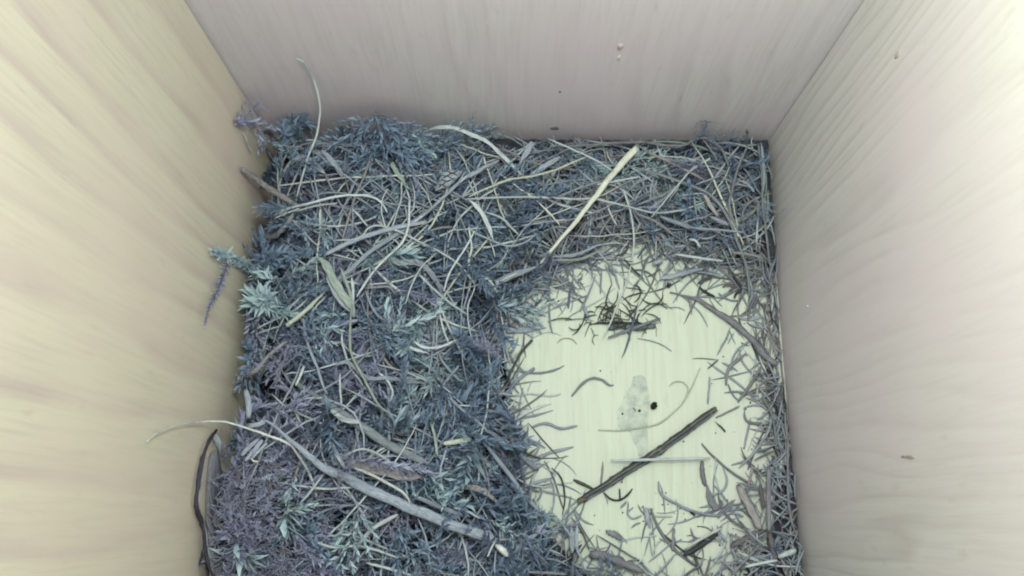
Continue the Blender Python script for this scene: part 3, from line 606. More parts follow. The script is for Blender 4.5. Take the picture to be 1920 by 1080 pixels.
S('c',16,60,'white',5,'pale square cut straw end near the open edge',[(1180,690),(1225,745),(1270,800)],'S')
S('l',16,60,'grey',5,'grey flap hanging beside the square cut straw',[(1095,590),(1140,650),(1170,690)],'n')
S('g',16,24,'white',6,'bright bent thread beside the square cut straw',[(1170,680),(1140,735),(1105,800)],'S')
S('c',16,30,'tan',5,'dark ended blunt bit above the square cut straw',[(1150,650),(1220,665),(1290,660)],'S')
S('g',16,26,'grey',4,'grey strand at the moss tongue by the open edge',[(1640,450),(1720,540),(1790,640),(1850,760),(1900,900)],'')
S('l',16,36,'blue',5,'blue green blade dropping to the open edge',[(1420,640),(1480,760),(1530,870),(1560,960)],'e')
S('l',16,44,'dust',4,'tall dusty blade in the moss tongue',[(1795,560),(1800,660),(1805,770)],'p')
S('l',16,34,'dust',4,'tall dusty blade beside its broader twin in the moss tongue',[(1840,540),(1838,650),(1842,770)],'p')
S('l',16,30,'purple',4,'purple wide straw lying along the open edge',[(1440,930),(1600,935),(1750,945)],'n')
S('g',16,24,'grey',5,'grey curved strand bridging the broadest stalk end',[(860,530),(900,600),(895,680),(870,760)],'')
S('l',16,56,'tan',5,'tan curved blade beside the moss hump',[(925,220),(1040,245),(1130,300),(1200,370)],'e')
# --- crops 5, 6, 12: the bare floor
S('t',5,46,'purple',1.2,'long tapering purple twig reaching from the bare side wall over the floor',[(1830,640),(1760,585),(1680,490),(1570,400),(1480,340),(1380,270),(1290,240),(1195,212)],'e')
S('c',12,100,'slate',.6,'broken woody fragment lying at the heart of the floor cluster',[(640,620),(760,590),(900,590),(1100,590),(1360,570)],'Sk')
S('c',12,44,'dark',.8,'dark ragged edge strip along the woody fragment',[(350,550),(480,530),(620,530),(800,515),(950,520),(1150,525)],'k')
S('s',12,66,'slate',2.4,'grey stem laid over the woody fragment',[(640,745),(820,680),(1000,610),(1180,545),(1430,455)],'S')
S('g',12,44,'blue',3.2,'dark pointed needle crossing the grey stem',[(850,1040),(915,880),(970,680),(1020,500),(1060,330),(1105,205)],'Sp')
S('c',12,66,'grey',1,'stubby grey peg at the end of the floor cluster',[(285,265),(310,350),(355,455)],'S')
S('g',12,26,'grey',.8,'grey strand forming the sharp tip of the floor cluster',[(0,482),(150,465),(280,465),(420,495)],'')
S('g',12,22,'grey',.8,'long thin strand leading from the sharp tip up to the hay',[(0,480),(120,390),(220,335),(270,220),(340,100),(385,0)],'')
S('g',12,30,'dark',1,'dark strand leaning in the floor cluster beside the peg',[(490,480),(530,390),(580,300),(625,230)],'')
S('g',12,36,'olive',1,'dark olive strand bent over the floor cluster',[(560,450),(570,400),(640,345),(720,295),(800,245)],'')
S('g',12,34,'olive',1,'dark curved strand above the floor cluster',[(860,190),(930,130),(1030,95),(1160,65)],'s')
S('r',12,24,'olive',1,'dark hooked wire above the woody fragment',[(955,215),(990,255),(1055,268),(1060,330),(990,390),(950,480),(900,475),(830,460),(780,490)],'')
S('c',12,26,'olive',1,'short dark bar beside the pointed needle',[(1095,335),(1210,322)],'S')
S('g',12,22,'grey',.6,'fine grey curve lying below the woody fragment',[(1080,755),(1250,785),(1380,825),(1480,870),(1600,950)],'')
S('g',12,20,'grey',.6,'fine wavy grey strand on the clean floor near the cluster',[(1430,250),(1540,290),(1690,290),(1800,340)],'')
S('l',12,40,'dust',.8,'pale flake propped inside the floor cluster',[(590,420),(660,400),(735,390)],'n')
S('g',12,20,'hair',.5,'faint tail hanging from the woody fragment end',[(1370,600),(1365,660),(1370,730)],'')
S('g',12,22,'tan',.5,'torn bit dangling under the dark ragged edge',[(380,600),(410,650),(440,730)],'k')
S('h',5,10,'hair',.4,'faint pale hair forming a small arch on the bare floor',[(525,520),(540,500),(575,490),(615,498),(640,525)],'')
S('g',5,22,'purple',.7,'arched purple grey strand on the bare floor',[(610,832),(680,760),(740,727),(795,740),(825,770),(858,770)],'')
S('g',5,24,'dust',.6,'wavy dusty strand on the bare floor near the moss',[(370,1020),(460,995),(550,1027),(640,1010)],'')
S('h',13,24,'hair',.6,'long pale hair curving beneath the grey stain',[(125,760),(350,765),(500,750),(640,725),(800,690),(920,610),(1050,490),(1100,420),(1180,280),(1275,60)],'')
S('h',13,20,'hair',.6,'small hooked hair joined to the long pale one',[(930,265),(980,220),(1070,215),(1130,260),(1140,320),(1100,420)],'')
S('c',5,12,'olive',.6,'tiny grey sliver between twig and splinter',[(1420,672),(1482,620)],'S')
S('g',5,18,'dust',.6,'blurred dull strand standing beside the splinter tip',[(1430,720),(1428,800),(1420,885)],'')
S('t',5,28,'purple',1,'elbowed purple stem below the long purple twig',[(1530,770),(1535,700),(1555,655),(1600,620),(1650,580)],'')
S('g',5,14,'purple',.7,'thin purple tail of the elbowed stem',[(1540,760),(1565,820),(1605,862)],'')
S('t',5,26,'purple',1,'straight purple stem leaning on the bare side wall litter',[(1600,870),(1680,760),(1740,650)],'S')
S('g',5,16,'tan',.8,'thin strand tying the splinter to the leaning stem',[(1470,965),(1540,930),(1610,895)],'')
S('r',5,26,'purple',.8,'comma shaped purple bit near the bare side wall',[(1640,900),(1640,955),(1670,990),(1760,1003)],'s')
S('w',6,50,'splinter',1.6,'dark fluted splinter lying aslant across the bare floor',[(628,622),(850,487),(1100,322),(1432,85)],'Sk')
S('s',6,24,'pale',4.0,'pale level straw lying over the dark splinter',[(820,380),(1000,378),(1250,372),(1400,370)],'S')
S('c',6,26,'olive',.8,'dark peg pointing at the lower end of the splinter',[(605,495),(720,547)],'S')
S('r',6,18,'dark',.8,'dark curl lying under the splinter',[(780,570),(820,605),(870,612),(920,580),(946,545)],'')
S('r',6,14,'dark',.9,'small dark upright in the curl under the splinter',[(872,545),(874,615)],'')
S('g',6,22,'grey',1,'sinuous grey strand in the litter below the splinter',[(1100,500),(1105,560),(1140,600),(1200,632),(1300,680),(1420,700),(1480,685),(1535,620)],'')
S('g',6,14,'dark',.8,'thin dark bowed strand at the floor edge by the moss tongue',[(480,425),(535,490),(555,600),(540,700)],'')
S('t',6,22,'blue',2.5,'dark bluish stalk hanging from the moss onto the floor',[(150,-40),(180,20),(240,130),(280,260),(300,400),(320,510)],'')
S('r',6,10,'dark',2,'tiny dark burr on the bluish stalk',[(270,200),(295,208),(300,190),(285,175)],'')
S('s',6,36,'grey',2.5,'grey straw with a rounded dark end at the floor edge',[(100,205),(250,312),(400,440)],'S')
S('g',6,20,'grey',2,'slim grey strand spreading onto the floor from the moss',[(110,100),(210,190),(330,250),(442,310)],'')
S('g',6,16,'olive',1.5,'slim dark strand beside the rounded end straw',[(285,305),(350,350),(422,372)],'')
S('s',6,30,'grey',3,'long grey straw edging the moss by the floor',[(90,280),(200,420),(300,560),(412,682)],'')
S('l',6,26,'dust',.8,'dusty blade pointing from the moss onto the floor',[(310,535),(400,505),(480,482)],'p')
S('g',6,20,'dust',.6,'J shaped dull strand below the level straw',[(1470,420),(1492,475),(1488,530),(1455,570),(1380,592)],'p')
S('t',6,32,'purple',.8,'jointed purple stem dropping below the level straw',[(1352,385),(1355,450),(1370,530)],'')
S('l',6,46,'purple',1,'purple wedge shaped blade below the jointed stem',[(1375,520),(1400,600),(1440,670)],'s')
S('s',6,52,'tan',2,'broad flat tan straw in the bare side litter',[(1560,520),(1630,650),(1692,785)],'S')
S('s',6,32,'purple',3,'upright purple straw parallel to the bare side wall',[(1740,420),(1740,600),(1740,800)],'S')
S('c',6,24,'tan',1,'dark tipped short straw above the broad flat one',[(1645,410),(1632,480),(1612,562)],'S')
S('t',6,28,'brown',1.2,'brown stub with a dark round head near the upright straw',[(1690,520),(1700,590),(1708,660)],'S')
S('s',6,24,'white',2.5,'bright cut straw sliver in the dark litter',[(1245,898),(1350,835),(1475,768)],'Sp')
S('t',6,38,'dark',1,'dark strip painting the shadow under the bright cut sliver',[(1245,930),(1340,875),(1440,810)],'S')  # dark strip added as the cast shadow of the sliver
S('c',6,40,'pale',3,'pale blunt straw end at the bare side wall corner',[(1795,945),(1895,905)],'S')
S('s',6,26,'pale',1.5,'pale thin straw sunk in the litter near the open edge',[(1600,1000),(1700,980),(1790,962)],'S')
S('r',6,18,'purple',3,'slim purple strand skirting the bare side wall',[(1700,0),(1760,120),(1778,220),(1785,320)],'')
S('g',6,20,'dust',.8,'pale bowed strand sweeping past the litter to the level straw',[(1760,110),(1735,220),(1650,340),(1560,425)],'')
S('r',6,22,'purple',2,'long purple strand lying at the foot of the bare side wall',[(1830,100),(1850,330),(1850,520),(1860,700),(1895,810)],'k')
S('g',14,20,'grey',4,'grey strand forking near the open end of the bare side wall',[(1020,670),(1130,690),(1230,710),(1260,750)],'')
S('t',14,70,'brown',.6,'dark brown root branching through the litter by the open edge',[(640,820),(760,750),(860,690),(960,660)],'k')
S('t',14,60,'brown',1,'dark stump like root at the open edge litter',[(980,600),(1000,720),(1030,850),(1060,1000)],'k')
S('t',14,30,'purple',1.5,'long purple stem slanting to the open edge',[(660,1060),(780,930),(900,800)],'S')
S('t',14,40,'purple',1,'purple forked stick beside the sinuous strand',[(520,520),(600,450),(660,385)],'S')
S('g',14,14,'olive',.6,'thin dark strand running out at the open edge',[(295,900),(325,980),(350,1070)],'')
S('t',6,66,'purple',1.2,'blunt purple stick along the open edge by the moss',[(700,920),(850,962),(1000,1022)],'Sk')
S('c',6,40,'purple',.6,'small purple lump of bark on the floor near the open edge',[(795,790),(850,815),(880,840)],'k')
S('c',6,40,'dust',.6,'dull bluish flake near the open edge floor',[(1030,665),(1035,720),(1050,775)],'e')
S('g',6,16,'dust',.5,'faint curved fibre ring on the lower floor',[(950,655),(920,690),(950,722),(1000,700)],'')
S('g',6,14,'hair',.5,'faint level fibre on the lower floor',[(1060,705),(1180,708)],'')
S('t',6,26,'purple',.8,'upright purple sliver in the lower litter',[(1190,780),(1185,850),(1180,905)],'k')
S('c',6,22,'dark',.8,'dark chip at the head of the lower litter',[(1280,672),(1310,700)],'k')
S('r',6,14,'dark',.8,'dark pointed thorn near the splinter tip',[(1425,155),(1460,185),(1485,218)],'s')
S('t',5,26,'blue',1.5,'dark upright stalk standing at the moss edge on the floor',[(207,400),(195,560),(170,710)],'')
S('g',5,22,'olive',1.2,'dark slim stalk leaning from the moss onto the floor',[(372,500),(300,590),(240,700),(195,790)],'e')
S('c',5,24,'grey',1.2,'grey club headed stalk leaning out of the moss',[(388,668),(300,730),(250,780),(215,832)],'e')
S('l',5,36,'grey',.8,'grey pointed blade jutting onto the upper floor',[(225,440),(340,437),(462,424)],'e')
S('g',5,16,'grey',1.2,'bowed grey strand hanging off the moss onto the floor',[(480,190),(475,330),(482,410),(497,465)],'')
S('g',5,16,'grey',1.2,'slender curved strand dropping from the hay rim',[(750,120),(720,200),(690,270),(660,330)],'')
S('g',5,20,'blue',1.2,'short bluish strand at the hay rim',[(612,150),(598,230),(590,312)],'')
S('g',5,14,'grey',1,'faint grey strand crossing the hay rim floor',[(510,310),(600,270),(700,235)],'S')
S('g',5,16,'grey',1.2,'upright grey strand at the rim by the kinked one',[(785,90),(785,150),(780,225)],'')
S('g',5,16,'grey',1.2,'slim strand fanning at the hay rim',[(840,30),(870,120),(895,200)],'')
S('r',5,26,'olive',1,'dark crooked bit in the tangle by the bare side wall',[(1365,162),(1410,140),(1455,108)],'k')
S('r',5,26,'dark',1,'dark slanting bit in the tangle by the bare side wall',[(1365,185),(1410,215),(1462,240)],'k')
S('r',5,24,'dark',1,'dark forked bit at the tangle end',[(1578,250),(1590,215),(1620,205),(1600,150),(1570,110)],'k')
S('r',5,22,'brown',1,'small dark loop in the tangle by the bare side wall',[(1510,185),(1540,170),(1575,190),(1545,215)],'k')
S('c',5,36,'dark',1,'dark blob at the root tip of the purple twig',[(1175,170),(1200,180)],'k')
S('g',5,22,'dust',1,'pale strand dropping from the tangle to the floor',[(1640,60),(1675,160),(1680,240),(1645,340)],'')
S('l',5,22,'dust',.8,'flat dull blade by the bare side wall',[(1590,360),(1660,380),(1748,363)],'p')
S('g',5,14,'tan',.8,'thin crooked strand leaning on the bare side wall',[(1700,480),(1760,420),(1800,395)],'')
S('t',5,24,'purple',.8,'short spur under the purple twig base',[(1310,250),(1320,300),(1325,350)],'e')
# --- bark strip and dead leaf standing between moss and side wall
S('b',15,50,'bark',0,'dark wavy bark strip curling along the foot of the mossy side wall',[(300,-400),(220,-280),(170,-140),(140,0),(105,200),(95,370),(130,480),(175,620),(190,800),(225,980),(270,1100)],'k',z=[30,34,37,39,40,40,40,39,38,38])
S('b',15,22,'dust',0,'pale inner layer of the bark strip along the mossy side wall',[(215,-130),(170,0),(140,150),(125,370),(165,520),(200,640),(215,800),(245,980)],'',z=[36,38,39,39,39,38,38,38])
def sheet(name, rows, mat, thick=.0003, parent=None):
    """a thin curved sheet with real thickness through rows of points"""
    G = np.array(rows, float); a, b = G.shape[:2]; du = np.gradient(G, axis=0); dv = np.gradient(G, axis=1); n = np.cross(du, dv); n /= np.linalg.norm(n, axis=2)[..., None]+1e-12
    V = np.concatenate([(G+n*thick/2).reshape(-1, 3), (G-n*thick/2).reshape(-1, 3)]); k = a*b; Fc = []
    for i in range(a-1):
        for j in range(b-1):
            q = (i*b+j, i*b+j+1, (i+1)*b+j+1, (i+1)*b+j); Fc += [q, tuple(k+t for t in q[::-1])]
    rim = [(0, j) for j in range(b)]+[(i, b-1) for i in range(1, a)]+[(a-1, j) for j in range(b-2, -1, -1)]+[(i, 0) for i in range(a-2, 0, -1)]
    rim = [i*b+j for i, j in rim]
    for s in range(len(rim)):
        p, q = rim[s], rim[(s+1) % len(rim)]; Fc.append((q, p, p+k, q+k))
    uv = np.array([(j/(b-1), i*.4) for i in range(a) for j in range(b)]*2)
    return obj(name, V, Fc, mat, parent, uv=uv)
rows = []
for t in np.linspace(0, 1, 16):
    y = 850+t*260; x = np.interp(y, [840, 900, 960, 1000, 1060, 1110], [392, 378, 374, 384, 392, 402]); top = at(x+4, y, .036); row = []
    for s in np.linspace(0, 1, 6):
        wd = min(1, .15+t*2.2); row.append(top+np.array([.0056*s*wd+.0008*math.sin(s*3+t*5), .0008*math.sin(t*9+s*3), -.016*wd*s**1.5+.0008*math.sin(t*8)]))
    rows.append(row)
tag(sheet('dry_leaf', rows, M['purple']), 'dull purple dead leaf slanting between the bark strip and the fluffy moss', 'dry leaf')
S('d',10,95,'dust',0,'small pale lobe shaped leaf beside the bark strip top',[(310,440),(345,520),(360,600),(375,690)],'p',z=[36,36,35,33])
# --- veined chip
c0 = [at(*p, z) for p, z in (((830, 322), .0225), ((869, 322), .0218), ((838, 354), .0218), ((816, 358), .0225))]
rows = [[c0[0]+(c0[1]-c0[0])*s+(c0[3]-c0[0])*t+(c0[0]-c0[1]+c0[2]-c0[3])*s*t+np.array([0, 0, .0008*math.sin(s*3.1)+.0002*math.sin(t*20)]) for s in np.linspace(0, 1, 8)] for t in np.linspace(0, 1, 10)]
chip = sheet('bark_chip', rows, M['dust'], .0007); tag(chip, 'flat grey chip with dark wavy veins resting on the back moss', 'bark chip')
for i in range(6):
    t = (i+.6)/6.4; a = c0[0]+(c0[3]-c0[0])*t; b = c0[1]+(c0[2]-c0[1])*t
    P = spline([a+(b-a)*s+np.array([0, .0004*math.sin(s*9+i*2), .0008*math.sin(s*3.1)+.00045]) for s in np.linspace(.06, .94, 6)], 14)
    V, Fc, UV = tube(P, .00016*profile(14, 'p'), 5, .6); o = obj('vein', V, Fc, M['dark'], None, uv=UV); o.parent = chip

# ------------------------------------------------------------------ traced moss sprigs
def sprig(crop, wpx, style, mat, off, label, pts, age=.62, z=None):
    x0, y0, sc = CROPS[crop]; Q = [(x0+a*sc, y0+b*sc) for a, b in pts]
    P = np.array([at(a, b, c/1000) for (a, b), c in zip(Q, np.interp(np.linspace(0, 1, len(Q)), np.linspace(0, 1, len(z)), z))]) if z else np.array([drape(a, b, (off+1.8)/1000) for a, b in Q])
    P = np.array([on_wall(p, a, b, .002) for p, (a, b) in zip(P, Q)]); dep = np.mean([pix(p)[2] for p in P]); return moss_sprig(spline(P, 22), wpx*1.28*sc*dep/F, style, MOSS[mat], label, 'single sprigs of moss', age)
sprig(9,190,'plain','teal',8,'bright teal sprig pointing away across the centre of the moss',[(560,860),(700,790),(860,730),(1000,690),(1110,630)],.95)
sprig(9,130,'plain','teal',9,'upright teal shoot at the base of the bright teal sprig',[(540,860),(520,720),(510,600),(520,490)],.85)
sprig(9,130,'plain','teal',8,'middle teal shoot between upright and pointing ones',[(590,840),(640,700),(660,590),(670,490)],.7)
sprig(9,260,'feather','blue',6,'blue tangled sprig at the foot of the teal shoots',[(300,700),(380,820),(470,900),(620,940),(740,930)],.6)
sprig(9,240,'feather','blue',5,'blue sprig below the blue tangled one',[(330,1000),(480,1010),(620,1020),(780,1050)],.6)
sprig(11,200,'star','teal',5,'pale teal curly clump by the edge of the bare floor',[(1010,300),(960,400),(900,480),(860,560)],.95)
sprig(11,240,'feather','blue',4,'blue grey clump under the pale teal curly one',[(1000,480),(960,620),(880,720),(830,840)],.75)
sprig(11,210,'star','teal',6,'spiky teal sprig spreading above the broadest stalk',[(460,1080),(480,960),(520,870),(600,850)],.8)
sprig(11,160,'plain','teal',5,'second spiky teal sprig reaching toward the pale clump',[(560,1060),(620,960),(690,900),(720,880)],.8)
sprig(1,230,'feather','blue',6,'large feathery moss frond drooping off the far wall',[(1180,440),(1230,510),(1330,590),(1430,660),(1520,720)],.75,z=[31,30,28,26,25])
sprig(1,220,'feather','blue',6,'second feathery frond beside the large drooping one',[(1170,460),(1200,560),(1240,650),(1350,720),(1440,780)],.65,z=[31,29,28,27,25])
sprig(1,190,'feather','blue',6,'feathery frond turning toward the tall pale strand',[(1180,470),(1110,520),(1000,600),(900,660)],.55,z=[31,30,28,27])
sprig(1,90,'plain','pale',6,'pale tip sprig at the end of the drooping frond',[(1400,570),(1450,620),(1510,680),(1560,725)],.8,z=[27,26,25,24])
sprig(1,110,'fluff','purple',4,'purple sprig in the far mossy corner against the wall',[(300,530),(350,480),(380,430),(420,400)],.6,z=[29,30,32,33])
sprig(1,130,'feather','purple',4,'ragged purple sprig under the corner wall one',[(290,500),(380,520),(450,590),(470,680)],.55,z=[29,29,28,26])
sprig(1,120,'star','blue',4,'starry blue sprig against the far wall near the corner',[(590,590),(640,530),(700,505),(750,520)],.5)
sprig(1,150,'feather','blue',4,'blue sprig fanned at the foot of the tall pale strand',[(560,870),(650,800),(740,770),(830,800)],.7)
sprig(3,105,'plain','pale',5,'pale tipped sprig beside the mossy side wall, upper of two',[(520,500),(450,455),(390,425),(250,340)],.75)
sprig(3,110,'plain','teal',5,'pale teal sprig beside the mossy side wall with a bright tip',[(560,660),(470,600),(400,590),(350,620),(352,730)],.85)
sprig(3,120,'star','pale',5,'spiky pale sprig lying just inside the bright tipped one',[(380,590),(450,630),(520,680),(620,705)],.75)
sprig(3,62,'plain','purple',3,'dark purple sprig hanging down the mossy side wall',[(240,340),(205,440),(160,560),(110,660),(80,770)],.55,z=[31,31,31,31,31])
sprig(3,80,'plain','pale',3,'pale purple leafy tip at the head of the hanging sprig',[(240,345),(190,330),(130,310)],.7,z=[31,32,33])
sprig(3,120,'feather','teal',5,'blue green frond below the tan corner stem',[(670,130),(740,165),(830,180),(900,250)],.75)
sprig(3,110,'star','blue',4,'starry blue sprig in the side moss under the purple root',[(430,380),(500,370),(560,320),(620,360)],.6)
sprig(3,100,'plain','pale',6,'pale sprig sticking out toward the wide green leaf',[(610,455),(680,430),(740,390),(790,360)],.85)
sprig(3,130,'feather','blue',5,'blue frond between yellow stalk end and grey stem',[(600,640),(680,560),(760,520),(850,500)],.5)
sprig(3,120,'star','pale',5,'pale brushy sprig above the dusty folded leaf',[(1230,350),(1290,330),(1380,320),(1420,350)],.7)
sprig(3,140,'feather','pale',4,'pale feathery sprig beside the grey stem lying below',[(720,740),(770,770),(830,830),(870,900)],.65)
sprig(4,85,'plain','pale',6,'pale pointed sprig leaning out of the fluffy purple clump',[(690,790),(740,770),(800,750),(855,735)],.9)
sprig(4,100,'star','pale',5,'claw shaped pale sprig at the rim of the fluffy clump',[(740,690),(720,760),(705,820),(705,880)],.75)
sprig(4,90,'plain','pale',5,'pale sprig at the upper rim of the fluffy clump',[(755,590),(740,640),(720,700)],.7)
sprig(4,210,'fluff','purple',5,'big fluffy purple grey sprig below the arching strand',[(600,500),(620,620),(630,720),(600,830)],.65)
sprig(4,200,'fluff','purple',5,'fluffy purple grey sprig beside the dead leaf',[(470,560),(500,680),(490,780),(470,900)],.5)
sprig(4,180,'fluff','purple',5,'fluffy purple grey sprig at the foot of the big one',[(620,880),(560,940),(520,1000),(500,1070)],.6)
sprig(4,110,'star','pale',5,'pale sprig lying in the lower fluffy moss',[(460,870),(470,920),(480,980),(560,1000)],.6)
sprig(4,70,'plain','purple',7,'toothed narrow moss shoot lying over the tan dead leaf',[(1010,520),(1120,525),(1220,545),(1310,560),(1400,580)],.8)
sprig(4,120,'plain','teal',5,'blue sprig curving at the moss rim by the rounded straw',[(1640,430),(1590,520),(1560,620),(1490,700)],.6)
sprig(4,150,'feather','blue',5,'blue sprig near the open edge below the stalk',[(1250,800),(1270,900),(1310,980),(1350,1060)],.65)
sprig(4,140,'feather','pale',5,'pale grey sprig in the shadow near the open edge',[(1060,740),(1050,830),(1010,930),(960,1040)],.5)
sprig(4,130,'star','blue',5,'bluish sprig hanging in the dark hollow above the arch',[(900,260),(920,330),(930,420),(930,480)],.7)
sprig(4,120,'feather','purple',4,'purple sprig at the head of the dark hollow',[(640,270),(700,290),(760,270),(830,230)],.55)
sprig(5,190,'feather','teal',2,'blue green frond lying flat on the upper floor edge',[(130,300),(220,300),(330,310),(430,330)],.75)
sprig(16,130,'star','blue',3,'dark tuft of fine moss at the moss tongue hump',[(1250,330),(1310,420),(1400,460),(1500,450)],.45)
sprig(16,150,'feather','pale',3,'pale mossy scrap near the end of the broadest stalk',[(1120,500),(1200,540),(1290,590),(1370,640)],.6)

# ------------------------------------------------------------------ fine filler strands
def random_strand(x, y, ln, r, lift, bend, floor_r):
    a = rng.uniform(0, 6.28); P = []; k = rng.normal(0, bend)
    for i in range(7):
        P.append((x, y, max((Hm if lift < .0009 else H)(x, y)+lift, floor_r))); x += math.cos(a)*ln/6; y += math.sin(a)*ln/6; a += k/6+rng.normal(0, .06)
    P = np.array(P); P[:, 2] = np.maximum(np.convolve(np.pad(P[:, 2], 2, mode='edge'), np.ones(5)/5, 'valid')+rng.normal(0, .0006)*np.linspace(-1, 1, 7), floor_r); return P
def inside(P): return P[:, 0].min() > XL+.001 and P[:, 0].max() < XR-.001 and P[:, 1].min() > -.045 and P[:, 1].max() < YB-.001
def litter_ok(px, py):      # the worn hollow in the middle stays clean
    return px > 1375+45*math.sin(py/60) or (px > 1100 and py > 930+30*math.sin(px/50))
n = 0
while n < 95:
    x, y = rng.uniform(XL, XR), rng.uniform(-.03, YB); h = H(x, y); px, py, _ = pix((x, y, max(h, 0))); z_ = zone(px, py)
    if h < .003 and not litter_ok(px, py): continue
    if not (350 < px < 1500 and 180 < py < 1075): continue
    P = random_strand(x, y, rng.uniform(.007, .022), 0, rng.uniform(-.003, .002), .7, .0004)
    if not inside(P): continue
    kc = str(rng.choice(['grey', 'pale', 'tan', 'dust', 'purple', 'grey'] if z_ != 'litter' else ['purple', 'tan', 'brown', 'grey', 'purple'])); ln_ = np.linalg.norm(P[-1]-P[0])
    lab = beside(px, py, *pix(P[-1])[:2], ('short ' if ln_ < .011 else 'long ' if ln_ > .017 else 'middling ')+TONE[kc]+' grass bit')
    if lab in USED: continue
    USED.add(lab)
    C = spline(P, 14); r = rng.uniform(.00022, .0005); V, Fc, UV = tube(C, r*profile(14, 'p' if rng.random() < .4 else ''), 6, .6)
    o = obj('grass_strand', V, Fc, M[kc], uv=UV)
    tag(o, lab, 'grass strand', 'half buried bits in the '+z_+' zone'); n += 1
n = 0
while n < 84:
    px, py = (rng.uniform(500, 1400), rng.uniform(245, 500)) if n < 62 else (rng.uniform(480, 950), rng.uniform(450, 1000)); p = drape(px, py, 0)
    if H(p[0], p[1]) < .005 or 1010 < px < 1230: continue
    P = random_strand(p[0], p[1], rng.uniform(.018, .046), 0, rng.uniform(.0012, .0055), .8, .0004)
    if not inside(P) or min(H(q[0], q[1]) for q in P) < .003: continue
    ex, ey = pix(P[-1])[:2]; kc = str(rng.choice(['pale', 'pale', 'dust', 'yellow', 'grey', 'white'] if n < 62 else ['dust', 'grey', 'dust', 'pale'])); ln_ = np.linalg.norm(P[-1]-P[0])
    lab = beside(px, py, ex, ey, ('very long ' if ln_ > .033 else 'fairly long ' if ln_ > .024 else '')+{'pale': 'pale', 'dust': 'dusty', 'yellow': 'yellowish', 'grey': 'grey', 'white': 'whitish'}[kc]+' thin strand')
    if lab in USED: continue
    USED.add(lab); P[:, 2] += rng.normal(0, .0008)*np.linspace(-1, 1, 7); C = spline(P, 22)
    C[:, :2] += np.cumsum(rng.normal(0, .00011, (22, 2)), axis=0); r = rng.uniform(.00015, .00032); V, Fc, UV = tube(C, r*profile(22, 'p' if rng.random() < .3 else 'e' if rng.random() < .5 else ''), 6, .55)
    o = obj('grass_strand', V, Fc, M[kc], uv=UV); tag(o, lab, 'grass strand', 'long thin strands crossing the moss and hay'); n += 1
# the countless rest: one joined mass per tone
for colr, share, label in (('grey', 420, 'fine grey hay and moss fibre'), ('tan', 280, 'fine brown hay and root fibre'), ('pale', 240, 'fine pale hay fibre'), ('purple', 320, 'fine purple plant dust and fibre'), ('dust', 400, 'fine bluish grey grass fibre')):
    Vs, Fs, Us, b, n = [], [], [], 0, 0
    while n < share:
        x, y = rng.uniform(XL, XR), rng.uniform(-.045, YB)
        if rng.random() < .16: x, y = XR-abs(rng.normal(0, .006))-.001, rng.uniform(-.045, .075)
        h = H(x, y); px, py, _ = pix((x, y, max(h, 0))); z_ = zone(px, py)
        lit = litter_ok(px, py)
        if h < .0025 and not lit: continue
        if h < .003 and (rng.random() < .66 or clump(x*.7, y*.7) < .05): continue
        if h > .012 and (rng.random() < .45 or (clump(x, y) < -.2 and rng.random() < .85)): continue
        if z_ in ('fluff', 'side') and rng.random() < .5: continue
        if colr == 'pale' and z_ == 'litter' and rng.random() < .7: continue
        bnd = .9
        if z_ == 'hay': ln, lift = rng.uniform(.006, .024), rng.uniform(-.008, .0006)
        elif z_ == 'litter' or h < .004: ln, lift, bnd = rng.uniform(.002, .010), rng.uniform(-.001, .0012), .45
        else: ln, lift = rng.uniform(.005, .018), rng.uniform(-.006, .001)
        P = random_strand(x, y, ln, 0, lift, bnd, .0003)
        if not inside(P): continue
        C = spline(P, 8); r = rng.uniform(.00012, .00034); V, Fc, UV = tube(C, r*profile(8, 'p'), 4, .7)
        Vs.append(V); Us.append(UV); Fs += [tuple(i+b for i in f) for f in Fc]; b += len(V); n += 1
    o = obj('hay_fibre', np.vstack(Vs), Fs, M[colr], uv=np.vstack(Us)); tag(o, kind='stuff', label=label+' filling the nest')

for colr, share, label in (('grey', 150, 'grey hay lying'), ('dust', 170, 'dusty hay lying'), ('tan', 110, 'brownish hay lying'), ('green', 70, 'greenish hay lying'), ('blue', 130, 'dark bluish hay lying'), ('pale', 60, 'pale hay lying')):
    Vs, Fs, Us, b, n = [], [], [], 0, 0
    while n < share:
        px, py = rng.uniform(860, 1445), rng.uniform(262, 500); p = drape(px, py, 0); h = H(p[0], p[1])
        if h < .003: continue
        P = random_strand(p[0], p[1], rng.uniform(.007, .026), 0, rng.uniform(-.0055, -.0004), .8, .0004)
        if not inside(P) or H(*P[-1][:2]) < .001: continue
        C = spline(P, 10); r = rng.uniform(.00018, .00042); V, Fc, UV = tube(C, r*profile(10, 'p' if rng.random() < .5 else ''), 5, .6)
        Vs.append(V); Us.append(UV); Fs += [tuple(i+b for i in f) for f in Fc]; b += len(V); n += 1
    o = obj('packed_hay', np.vstack(Vs), Fs, M[colr], uv=np.vstack(Us)); tag(o, kind='stuff', label=label+' packed along the far wall')
